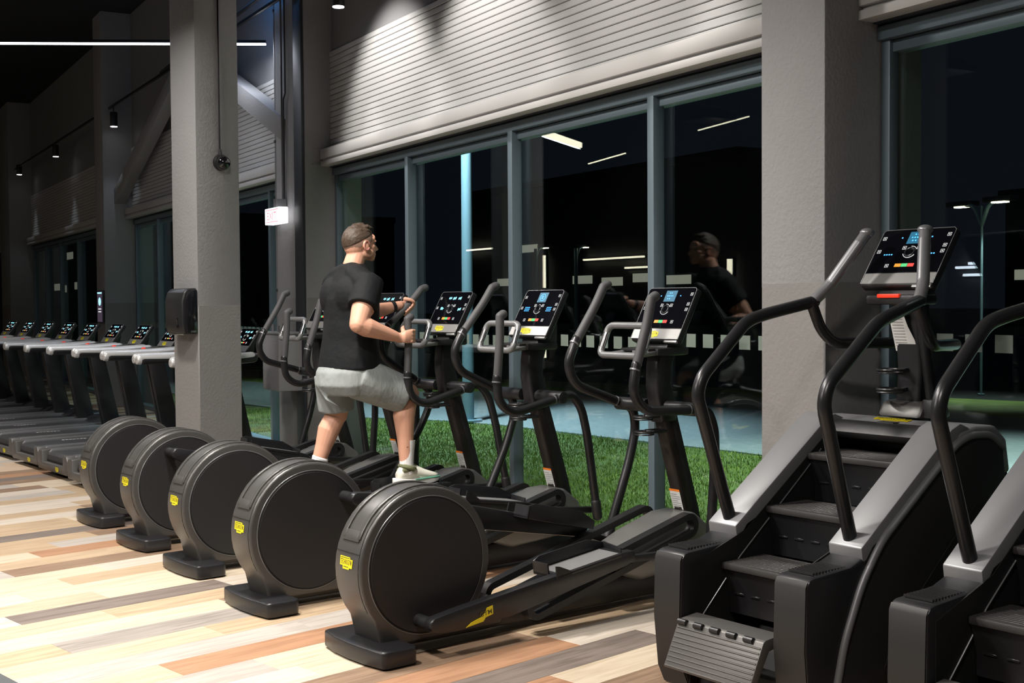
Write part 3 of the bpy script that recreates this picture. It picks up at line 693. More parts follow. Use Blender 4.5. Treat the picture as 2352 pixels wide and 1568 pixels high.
# ================================================================== elliptical trainers
# local frame of every machine: x to its right, y the way its user faces, z up; origin at the rear foot
MROT = R(8.7)
DISC = (.325, .375); CR = .235
def console(root, key, c0, tilt, W, H, strip, style):
    """c0: bottom centre (y,z); tilt: unit (dy,dz) up the panel"""
    t = Vector((0, tilt[0], tilt[1])).normalized(); n = Vector((1, 0, 0)).cross(t); o = Vector((0, c0[0], c0[1]))
    f = lambda a, b, c=0: o + Vector((a, 0, 0)) + t * b + n * c
    rect = lambda x0, x1, y0, y1: [(x0, y0), (x1, y0), (x1, y1), (x0, y1)]
    con = part('console', key + 'con', 'black_satin', lambda bm: obox(bm, f(0, H / 2, -.022), (1, 0, 0), t, n, (W, H, .040), .010, 3), root)
    part('face_glass', key + 'glass', 'console_glass', lambda bm: obox(bm, f(0, (H + strip) / 2 + .001, -.001), (1, 0, 0), t, n, (W - .006, H - strip - .008, .003), .0008, 1), con)
    part('front_strip', key + 'strip', 'console_strip', lambda bm: (obox(bm, f(0, strip / 2 + .004, -.001), (1, 0, 0), t, n, (W - .004, strip - .008, .004), .001, 1), obox(bm, f(W * .36, -.004, -.006), (1, 0, 0), t, n, (W * .26, .014, .014), .003)), con)
    def edge(bm):
        tube(bm, [f(-W / 2, .01, .0), f(-W / 2, H - .012, 0), f(-W / 2 + .012, H, 0), f(W / 2 - .012, H, 0), f(W / 2, H - .012, 0), f(W / 2, .01, 0)], .0016, 6)
    part('edge_trim', key + 'edge', 'silver_grey', edge, con)
    logo(con, key + 'logo', lambda a, b, c=0: f(a - W * .07, b + strip * .52, c + .0015), W * .26, strip * .56)
    G = H - strip
    def Y(q): return strip + G * q
    d = .0012
    def outl(bm, x, y, s=.010):
        for (x0, x1, y0, y1) in ((-1, 1, .8, 1), (-1, 1, -1, -.8), (-1, -.8, -1, 1), (.8, 1, -1, 1), (-.35, .35, -.3, .3)):
            plate(bm, rect(x + x0 * s, x + x1 * s, y + y0 * s, y + y1 * s), lambda a, b, c=0: f(a, b, d + c), .0004)
    part('key_icons', key + 'icons', 'icon_white', lambda bm: [outl(bm, x * W, Y(y), .0085) for x, y in ((-.44, .80), (-.44, .50), (.44, .84), (.44, .60), (.44, .47), (-.10, .57), (.10, .57), (-.24, .17), (.24, .17))], con, 0)
    part('dial', key + 'dial', 'dial', lambda bm: torus(bm, f(0, Y(.47), .002), .021, .0045, n), con)
    part('dial_arc', key + 'arc', 'icon_white', lambda bm: (torus(bm, f(0, Y(.47), .002), .030, .0013, n, 10, 5, 200, 330), torus(bm, f(0, Y(.47), .002), .030, .0013, n, 8, 5, 30, 95)), con)
    for k, (m_, nm) in enumerate((('button_orange', 'pause_button'), ('button_green', 'go_button'), ('button_red', 'stop_button'))):
        part(nm, key + m_, m_, lambda bm: plate(bm, rect((-.13 + .09 * k) * W, (-.045 + .09 * k) * W, Y(.14), Y(.21)), lambda a, b, c=0: f(a, b, d + c), .0006), con, 0)
    if style == 'lit':
        def dg(bm):
            random.seed(3)
            for cx, cy in ((-.14, .80), (0, .80), (.17, .80), (-.28, .48), (.3, .46)):
                for i in range(5): plate(bm, rect(cx * W - .014 + i * .0065, cx * W - .010 + i * .0065, Y(cy) - random.uniform(.004, .012), Y(cy) + random.uniform(.004, .012)), lambda a, b, c=0: f(a, b, d + c), .0004)
        part('display_digits', key + 'dig', 'icon_cyan', dg, con, 0)
    else:
        part('display', key + 'disp', 'screen_blue', lambda bm: plate(bm, rect(-.105 * W, .125 * W, Y(.66), Y(.93)), lambda a, b, c=0: f(a, b, d + c), .0005), con, 0)
        def mk(bm):
            dd = lambda a, b, c=0: f(a, b, d + .0008 + c)
            if style == 'ring':
                torus(bm, f(.01 * W, Y(.795), d + .001), .022, .0012, n, 24, 5)
                for i in range(3): plate(bm, rect(-.007, .009, Y(.795) - .008 + i * .007, Y(.795) - .005 + i * .007), dd, .0003)
            else:
                for x, y in ((-.02, .87), (.02, .87), (-.05, .80), (-.015, .80), (.02, .80), (.055, .80), (-.03, .73), (.01, .73), (-.19, .80), (.22, .80)):
                    plate(bm, rect(x * W - .0028, x * W + .0028, Y(y) - .0026, Y(y) + .0026), dd, .0004)
        part('display_mark', key + 'mark' + style, 'icon_blue', mk, con, 0)
        if style != 'dots':
            def dots(bm):
                for sx in (-1, 1):
                    for i in range(4):
                        for j in range(3 if style == 'ring' else 1):
                            x = sx * .29 * W + (i - 1.5) * .0115; y = Y(.47) + (j - 1) * .011
                            plate(bm, rect(x - .003, x + .003, y - .0026, y + .0026), lambda a, b, c=0: f(a, b, d + c), .0005)
            part('level_lights', key + 'lv' + style, 'icon_blue', dots, con, 0)
    return con

def elliptical(label, loc, phase, ang_r, ang_l, style):
    g = thing('elliptical_trainer', label, 'elliptical', (loc[0], loc[1], 0), MROT, 'ellipticals in a row facing the windows')
    # rear foot, bowed at its outer side
    def foot(bm):
        pts = [(-.245, .035), (-.235, .012), (-.12, -.008), (0, -.014), (.12, -.008), (.235, .012), (.245, .035), (.245, .165), (.225, .185), (-.225, .185), (-.245, .165)]
        prism(bm, pts, .006, .078, lambda p, q, a: (p, q, a), bev=.009, seg=2, ang=40)
        box(bm, (-.20, .03, 0), (.20, .15, .01))
    part('rear_foot', 'e_foot', 'black_satin', foot, g)
    # drum housing
    def outline(rad, lift=0):
        pts = []
        for a in range(-38, 219, 8): pts.append((DISC[0] + rad * math.cos(R(a)), DISC[1] + rad * math.sin(R(a))))
        pts += [(.085, .075), (.10, .055), (.72, .055), (.735, .085), (.655, .20)]
        return pts
    def hous(bm): prism(bm, outline(.335), -.105, .105, bev=.016, seg=3, ang=25)
    ho = part('drum_housing', 'e_hous', 'housing_grey', hous, g)
    def rib(bm):   # raised carrying rib over the top of the drum
        for x0, x1, h in ((-.075, -.052, .343), (.045, .068, .343)):
            pts = [(DISC[0] + h * math.cos(R(a)), DISC[1] + h * math.sin(R(a))) for a in range(48, 157, 6)] + [(DISC[0] + .325 * math.cos(R(a)), DISC[1] + .325 * math.sin(R(a))) for a in range(156, 47, -6)]
            prism(bm, pts, x0, x1, bev=.004, seg=2, ang=40)
        pts = [(DISC[0] + .341 * math.cos(R(a)), DISC[1] + .341 * math.sin(R(a))) for a in range(150, 159, 4)] + [(DISC[0] + .325 * math.cos(R(a)), DISC[1] + .325 * math.sin(R(a))) for a in range(158, 149, -4)]
        prism(bm, pts, -.07, .06, bev=.003, ang=40)
    part('carry_rib', 'e_rib', 'housing_grey', rib, ho)
    def seam(bm):
        for a in (166,):
            p = [Vector((x, DISC[0] + .3362 * math.cos(R(a)), DISC[1] + .3362 * math.sin(R(a)))) for x in (-.09, .085)]
            tube(bm, p, .0015, 6)
        for x in (.088,):
            tube(bm, [Vector((x, DISC[0] + .3355 * math.cos(R(a)), DISC[1] + .3355 * math.sin(R(a)))) for a in range(60, 216, 6)], .0013, 6)
    part('seam', 'e_seam', 'black_matte', seam, ho)
    for s in (1, -1):
        def disc(bm): cyl(bm, (s * .105, DISC[0], DISC[1]), (s * .112, DISC[0], DISC[1]), .288, .286, 72)
        part('disc_cover', 'e_disc%d' % s, 'disc_cover', disc, ho)
        part('disc_ring', 'e_ring%d' % s, 'handle_grey', lambda bm: torus(bm, (s * .106, DISC[0], DISC[1]), .2955, .0022, (1, 0, 0), 72, 6), ho)
        part('disc_gap', 'e_gap%d' % s, 'black_matte', lambda bm: torus(bm, (s * .1055, DISC[0], DISC[1]), .2905, .0035, (1, 0, 0), 72, 6), ho)
    an = R(174); er = Vector((0, math.cos(an), math.sin(an))); et = Vector((0, math.sin(an), -math.cos(an)))
    logo(ho, 'e_hlogo', pl(Vector((-.005, DISC[0], DISC[1])) + er * .3362, (1, 0, 0), et), .098, .052)
    # base frame
    def beam(bm):
        prism(bm, [(.10, .03), (.70, .028), (2.10, .028), (2.14, .06), (2.12, .17), (1.9, .17), (1.5, .150), (.7, .135), (.10, .09)], -.062, .062, bev=.010, seg=2, ang=25)
    part('base_beam', 'e_beam', 'black_satin', beam, g)
    part('front_foot', 'e_ffoot', 'black_satin', lambda bm: (box(bm, (-.26, 2.02, .006), (.26, 2.16, .07), .012), cyl(bm, (-.19, 2.09, 0), (-.19, 2.09, .012), .03), cyl(bm, (.19, 2.09, 0), (.19, 2.09, .012), .03)), g)
    # shroud in front of the column with its slotted guides
    def shroud(bm):
        prism(bm, [(1.36, .20), (1.44, .275), (1.62, .345), (1.86, .415), (1.98, .42), (2.10, .33), (2.12, .16), (1.6, .12)], -.105, .105, bev=.022, seg=3, ang=20)
    part('front_shroud', 'e_shroud', 'shroud_grey', shroud, g)
    for s in (-1, 1):
        def guide(bm):
            x0, x1 = (s * .118, s * .165) if s > 0 else (s * .165, s * .118)
            c0 = Vector((s * .155, .875, .120)); c1 = Vector((s * .155, 1.86, .372)); dd = (c1 - c0).normalized(); nn = Vector((0, -dd.z, dd.y)); h = .046
            def loop(k, o):
                rr = h + o; pts = []
                for a in range(90, 271, 15): v = c0 + (dd * math.cos(R(a)) + nn * math.sin(R(a))) * rr; pts.append((v.y, v.z))
                for a in range(-90, 91, 15): v = c1 + (dd * math.cos(R(a)) + nn * math.sin(R(a))) * rr; pts.append((v.y, v.z))
                return pts
            A = loop(0, .016); B = loop(0, -.016); xs = (s * .130, s * .182); n_ = len(A)
            ring = [[bm.verts.new((x, y, z)) for y, z in P_] for x in xs for P_ in (A, B)]
            for i in range(n_):
                k = (i + 1) % n_
                bm.faces.new((ring[0][i], ring[0][k], ring[2][k], ring[2][i])); bm.faces.new((ring[1][i], ring[3][i], ring[3][k], ring[1][k]))
                bm.faces.new((ring[0][i], ring[1][i], ring[1][k], ring[0][k])); bm.faces.new((ring[2][i], ring[2][k], ring[3][k], ring[3][i]))
            bmesh.ops.recalc_face_normals(bm, faces=bm.faces)
        part('guide_rail', 'e_guide%d' % s, 'black_plastic', guide, g)
    # column
    def col(bm):
        prism(bm, [(2.02, .16), (2.10, .16), (2.03, .46), (1.885, .92), (1.815, .92), (1.955, .46)], -.040, .040, bev=.016, seg=3, ang=25)
    co = part('column', 'e_col', 'tube_bronze', col, g)
    part('column_spine', 'e_spine', 'black_matte', lambda bm: prism(bm, [(2.07, .16), (2.145, .16), (2.062, .46), (1.915, .92), (1.865, .92), (2.01, .46)], -.043, .043, bev=.008, ang=25), co)
    def neck(bm):
        prism(bm, [(1.80, .88), (1.915, .88), (1.91, .98), (1.875, 1.08), (1.885, 1.17), (1.91, 1.24), (1.785, 1.24), (1.772, 1.17), (1.768, 1.07), (1.785, .97)], -.047, .047, bev=.018, seg=3, ang=15)
    part('neck', 'e_neck', 'black_satin', neck, g)
    def wl(bm):
        f = pl((0, 1.952, .475), (1, 0, 0), (0, -.14, .46)); plate(bm, [(-.036, -.055), (.036, -.055), (.036, .045), (-.036, .045)], lambda a, b, c=0: f(a, b, .0025 + c), .001)
    part('warning_label', 'e_wl', 'label_white', wl, co, 0)
    part('warning_header', 'e_wh', 'label_orange', lambda bm: plate(bm, [(-.036, .045), (.036, .045), (.036, .057), (-.036, .057)], lambda a, b, c=0: pl((0, 1.952, .475), (1, 0, 0), (0, -.14, .46))(a, b, .0025 + c), .001), co, 0)
    part('warning_text', 'e_wt', 'label_ink', lambda bm: [plate(bm, [(-.03, -.045 + .012 * k), (.03 - (.02 if k % 3 == 0 else 0), -.045 + .012 * k), (.03 - (.02 if k % 3 == 0 else 0), -.042 + .012 * k), (-.03, -.042 + .012 * k)], lambda a, b, c=0: pl((0, 1.952, .475), (1, 0, 0), (0, -.14, .46))(a, b, .0037 + c), .0003) for k in range(7)], co, 0)
    # bottle holders
    for z in (.915, .838):
        def hol(bm):
            y = 1.715 - (.915 - z) * -.1
            torus(bm, (0, y, z), .046, .006, (0, 0, 1), 28, 8); tube(bm, [(-.03, y + .035, z), (-.03, 1.84, z)], .009, 8); tube(bm, [(.03, y + .035, z), (.03, 1.84, z)], .009, 8)
            torus(bm, (0, y, z - .012), .046, .004, (0, 0, 1), 28, 6)
        part('bottle_holder', 'e_hold%d' % int(z * 1000), 'black_satin', hol, g)
    # console and its bracket, tray and fixed handle
    console(g, 'e_' + style, (1.785, 1.298), (.15, .265), .335, .303, .066, style)
    part('console_bracket', 'e_brk', 'black_plastic', lambda bm: (prism(bm, [(1.79, 1.22), (1.95, 1.22), (1.96, 1.36), (1.92, 1.44), (1.84, 1.34)], -.075, .075, bev=.01), box(bm, (-.12, 1.70, 1.225), (.12, 1.92, 1.262), .008)), g)
    part('reading_tray', 'e_tray', 'black_plastic', lambda bm: (box(bm, (-.10, 1.655, 1.246), (.10, 1.74, 1.262), .004),), g)
    part('tray_buckle', 'e_buck', 'silver_grey', lambda bm: (box(bm, (-.012, 1.650, 1.232), (.012, 1.66, 1.250), .002), cyl(bm, (0, 1.655, 1.215), (0, 1.655, 1.235), .004, n=8)), g)
    def fh(bm):
        tube(bm, [(-.155, 1.56, 1.228), (.155, 1.56, 1.228), (.145, 1.62, 1.375), (-.145, 1.62, 1.375)], .0175, 14, .06, closed=True)
        tube(bm, [(-.09, 1.56, 1.228), (-.09, 1.72, 1.24)], .015, 10); tube(bm, [(.09, 1.56, 1.228), (.09, 1.72, 1.24)], .015, 10)
    part('fixed_handle', 'e_fh', 'handle_grey', fh, g)
    for s in (-1, 1): part('pulse_sensor', 'e_pulse%d' % s, 'chrome', lambda bm: tube(bm, [(s * .152, 1.575, 1.265), (s * .148, 1.605, 1.338)], .0182, 14, 0, False), g)
    # swinging levers
    PV = (1.815, .962)
    SH_ = [(-.30, .545), (-.325, .44), (-.40, .235), (-.425, .10), (-.345, .012), (0, 0), (.085, -.005), (.135, -.10), (.14, -.27), (.10, -.72)]
    for s, ang in ((1, ang_r), (-1, ang_l)):
        ca, sa = math.cos(R(ang)), math.sin(R(ang))
        rp = lambda q: Vector((s * .262, PV[0] + q[0] * ca - q[1] * sa, PV[1] + q[0] * sa + q[1] * ca))
        P = [rp(q) for q in SH_]
        lv = part('lever', None, 'tube_black', lambda bm: tube(bm, P[2:], .0245, 14, .09), g)
        def grip(bm):
            tube(bm, [P[0] + (P[1] - P[0]).normalized() * .0, P[1], P[2] + (P[3] - P[2]).normalized() * .02], .0235, 14, .08)
            e = P[0] + (P[0] - P[1]).normalized() * .012 + Vector((0, .022, 0)); tube(bm, [P[0], e], [.0235, .0245], 14)
        part('grip', None, 'grip_rubber', grip, lv)
        part('grip_collar', None, 'silver_grey', lambda bm: tube(bm, [P[2] + (P[1] - P[2]).normalized() * -.03, P[2] + (P[1] - P[2]).normalized() * -.022], .0255, 16, 0, False), lv)
        part('pivot_hub', None, 'black_satin', lambda bm: (cyl(bm, P[5] - Vector((s * .19, 0, 0)), P[5] + Vector((s * .03, 0, 0)), .034, .034, 20, .003)), lv)
        part('pivot_collar', None, 'silver_grey', lambda bm: tube(bm, [P[5] + (P[4] - P[5]).normalized() * .045, P[5] + (P[4] - P[5]).normalized() * .052], .0262, 16, 0, False), lv)
        bot = P[-1]
        part('lever_boot', None, 'black_plastic', lambda bm: tube(bm, [bot + (P[-2] - bot).normalized() * .06, bot + (bot - P[-2]).normalized() * .02], .029, 14), lv)
        # pedal arm: rear pin runs on the crank, front roller on the guide
        ph = R(phase + (0 if s > 0 else 180)); pin = Vector((s * .225, DISC[0] + CR * math.cos(ph), DISC[1] + CR * math.sin(ph)))
        ey = pin.y + 1.2; end = Vector((s * .225, ey, .262 + (ey - 1.3) * .20)); d = (end - pin).normalized(); nr = Vector((0, -d.z, d.y))
        at = lambda q, h: pin + d * q + nr * h
        def arm(bm):
            pts = [(-.03, .0), (-.022, .022), (.0, .032), (.10, .036), (.55, .036), (1.10, .034), (1.16, .025), (1.16, -.02), (1.10, -.035), (.40, -.075), (.10, -.055), (0, -.034), (-.022, -.022)]
            prism(bm, pts, s * .19, s * .245, lambda q, h, a: Vector((a, at(q, h).y, at(q, h).z)), bev=.008, seg=2, ang=25)
        pa = part('pedal_arm', None, 'black_satin', arm, g)
        part('crank_pin', None, 'black_plastic', lambda bm: (cyl(bm, Vector((s * .108, pin.y, pin.z)), Vector((s * .20, pin.y, pin.z)), .028, .028, 18)), pa)
        part('roller', None, 'silver_grey', lambda bm: cyl(bm, end + Vector((-s * .10, -.10, -.055)), end + Vector((-s * .05, -.10, -.055)), .030, .030, 20, .004), pa)
        part('link_rod', None, 'black_plastic', lambda bm: bar(bm, Vector((s * .215, bot.y, bot.z + .01)), at(1.12, -.01), .03, .036, bev=.008), pa)
        if s > 0:
            f = pl(Vector((.2465, at(.22, -.02).y, at(.22, -.02).z)), Vector((0, d.y, d.z)), nr)
            part('arm_badge', None, 'yellow', lambda bm: plate(bm, [(-.075, -.030), (.02, -.030), (.034, -.016), (.075, -.012), (.078, .026), (.045, .024), (.036, .006), (.010, -.008), (-.045, -.016)], f, .001), pa, 0)
            part('arm_badge_lettering', None, 'logo_ink', lambda bm: put_text(bm, 'GYM', lambda a, b: f(a, b, .0014), .004, .070, -.008, .014), pa, 0)
        # pedal tray
        def pedal(bm):
            xi, xo = s * .085, s * .250
            lo, hi = min(xi, xo), max(xi, xo)
            fn = lambda p, q, a: Vector((p, at(q, a).y, at(q, a).z))
            prism(bm, [(lo, .665), (hi, .665), (hi, 1.07), (hi - (.03 if s > 0 else 0), 1.10), (lo + (.03 if s < 0 else 0), 1.10), (lo, 1.07)], .018, .034, fn, bev=.003, ang=40)
        pe = part('pedal', None, 'black_satin', pedal, g)
        def rim(bm):
            fn = lambda q, h, a: Vector((a, at(q, h).y, at(q, h).z))
            prism(bm, [(.665, .018), (.665, .080), (.70, .095), (1.00, .095), (1.10, .060), (1.10, .018)], s * .083, s * .092, fn, bev=.002, ang=40)
            bar(bm, Vector((s * .09, at(1.10, .042).y, at(1.10, .042).z)), Vector((s * .235, at(1.08, .036).y, at(1.08, .036).z)), .008, .042, side=d, bev=.002)
            prism(bm, [(.665, .018), (.665, .080), (.673, .080), (.673, .018)], s * .083, s * .19, fn)
            prism(bm, [(.665, .018), (.668, .078), (.69, .072), (.755, .036), (.755, .018)], s * .243, s * .250, fn)
        part('pedal_rim', None, 'black_satin', rim, pe)
        part('tread_plate', None, 'pedal_plate', lambda bm: prism(bm, [(min(s * .10, s * .238), .70), (max(s * .10, s * .238), .70), (max(s * .10, s * .238), 1.06), (min(s * .10, s * .238), 1.06)], .034, .0365, lambda p, q, a: Vector((p, at(q, a).y, at(q, a).z))), pe, 0)
    return g
ELL = [('elliptical nearest the camera with its full drum disc and right pedal in front', (-4.86, 1.965), -103, 0, -17, 'dots'),
       ('second elliptical from the stair climber, between the nearest and the one in use', (-5.90, 1.83), 40, 14, -22, 'ring'),
       ('elliptical in use by the man in grey shorts', (-6.91, 1.775), -20, 17, -30, 'lit'),
       ('elliptical just beyond the man with an arm raised on its drum', (-7.81, 1.707), 116, 2, 0, 'lit'),
       ('elliptical farthest from the camera, next to the treadmills', (-8.78, 1.645), 60, 13, -14, 'lit')]
for e in ELL: elliptical(*e)

# ================================================================== treadmills
def treadmill(label, loc, first):
    g = thing('treadmill', label, 'treadmill', (loc[0], loc[1], 0), MROT, 'treadmills in a row facing the windows')
    def frame(bm):
        prism(bm, [(.05, .07), (.10, .175), (1.42, .185), (1.46, .14), (1.40, .06), (.12, .05)], -.30, .30, bev=.006)
        for x in (-.28, .28): cyl(bm, (x, .16, 0), (x, .16, .07), .03, n=16); cyl(bm, (x, 1.35, 0), (x, 1.35, .07), .03, n=16)
    part('deck_frame', 't_frame', 'black_plastic', frame, g)
    part('belt', 't_belt', 'belt', lambda bm: prism(bm, [(.055, .10), (.04, .135), (.05, .172), (.09, .196), (1.36, .196), (1.36, .187), (.12, .187)], -.255, .255, bev=.003), g)
    for s in (-1, 1):
        part('side_rail', 't_rail%d' % s, 'deck_rail', lambda bm: prism(bm, [(.06, .19), (.09, .212), (1.40, .222), (1.40, .10), (.09, .07)], min(s * .26, s * .37), max(s * .26, s * .37), bev=.008), g)
    def rear(bm):
        prism(bm, [(-.37, .045), (-.385, .09), (-.385, .17), (-.36, .212), (-.27, .212), (-.27, .11), (.27, .11), (.27, .212), (.36, .212), (.385, .17), (.385, .09), (.37, .045)], .0, .10, lambda p, q, a: (p, a, q), bev=.010, seg=2, ang=30)
    rc = part('rear_cover', 't_rear', 'treadmill_grey', rear, g)
    logo(rc, 't_rlogo', pl((.13, -.0005, .078), (1, 0, 0), (0, 0, 1)), .075, .038)
    part('corner_mark', 't_mark', 'yellow', lambda bm: box(bm, (-.398, .02, .12), (-.384, .11, .16), .003), g)
    part('belt_lettering', 't_lett', 'label_white', lambda bm: [box(bm, (-.23, .42 + .035 * k, .1962), (-.21, .445 + .035 * k, .1968)) for k in range(7)], g, 0)
    def hood(bm):
        prism(bm, [(1.18, .19), (1.26, .235), (1.36, .262), (1.52, .262), (1.58, .22), (1.60, .14), (1.56, .05), (1.2, .05)], -.36, .36, bev=.03, seg=3, ang=20)
    part('motor_hood', 't_hood', 'black_satin', hood, g)
    for s in (-1, 1):
        part('upright', 't_up%d' % s, 'black_satin', lambda bm: prism(bm, [(1.18, .16), (1.36, .16), (1.17, 0.99), (1.02, .99)], min(s * .335, s * .385), max(s * .335, s * .385), bev=.008), g)
        part('handrail', 't_hand%d' % s, 'black_satin', lambda bm: (tube(bm, [(s * .36, .66, 1.012), (s * .36, 1.05, 1.012), (s * .33, 1.36, 1.03)], .038, 14, .1)), g)
        part('handrail_lit_top', 't_hsil%d' % s, 'rail_bright', lambda bm: (tube(bm, [(s * .36, .63, 1.030), (s * .36, 1.05, 1.030), (s * .33, 1.34, 1.046)], [.036, .040, .038], 14, .1)), g)  # paler tube paints the lamplight falling on top of the rail
        part('handrail_cap', 't_hcap%d' % s, 'rail_bright', lambda bm: cyl(bm, (s * .36, .60, 1.014), (s * .36, .64, 1.014), .036, .042, 18, .006), g)
    part('cross_tray', 't_tray', 'treadmill_grey', lambda bm: prism(bm, [(1.12, 1.0), (1.40, 1.03), (1.45, 1.055), (1.44, 1.07), (1.12, 1.045)], -.34, .34, bev=.008), g)
    part('stop_button', 't_stop', 'red_plastic', lambda bm: cyl(bm, (.0, 1.16, 1.04), (0, 1.155, 1.07), .022, .02, 16, .003), g)
    console(g, 't_', (1.36, 1.07), (.15, .21), .33, .25, .070, 'lit')
    part('console_neck', 't_neck', 'black_satin', lambda bm: prism(bm, [(1.34, 1.02), (1.48, 1.02), (1.52, 1.22), (1.46, 1.18)], -.09, .09, bev=.008), g)
    return g
TLAB = ['treadmill nearest the ellipticals, its console right of the free standing pillar', 'treadmill with its console hidden behind the free standing pillar', 'treadmill with its console just left of the free standing pillar',
        'treadmill whose console is second left of the free standing pillar', 'treadmill in front of the pillar with the narrow screen', 'treadmill whose console is just left of the pillar with the narrow screen',
        'treadmill whose console is second left of the pillar with the narrow screen', 'treadmill third from the far end of the row', 'treadmill second from the far end of the row', 'treadmill farthest along the row at the left edge']
for i in range(10):
    k = 1 - i
    treadmill(TLAB[i], (-11.375 + .89 * k, 1.85 + .095 * k), i == 0)

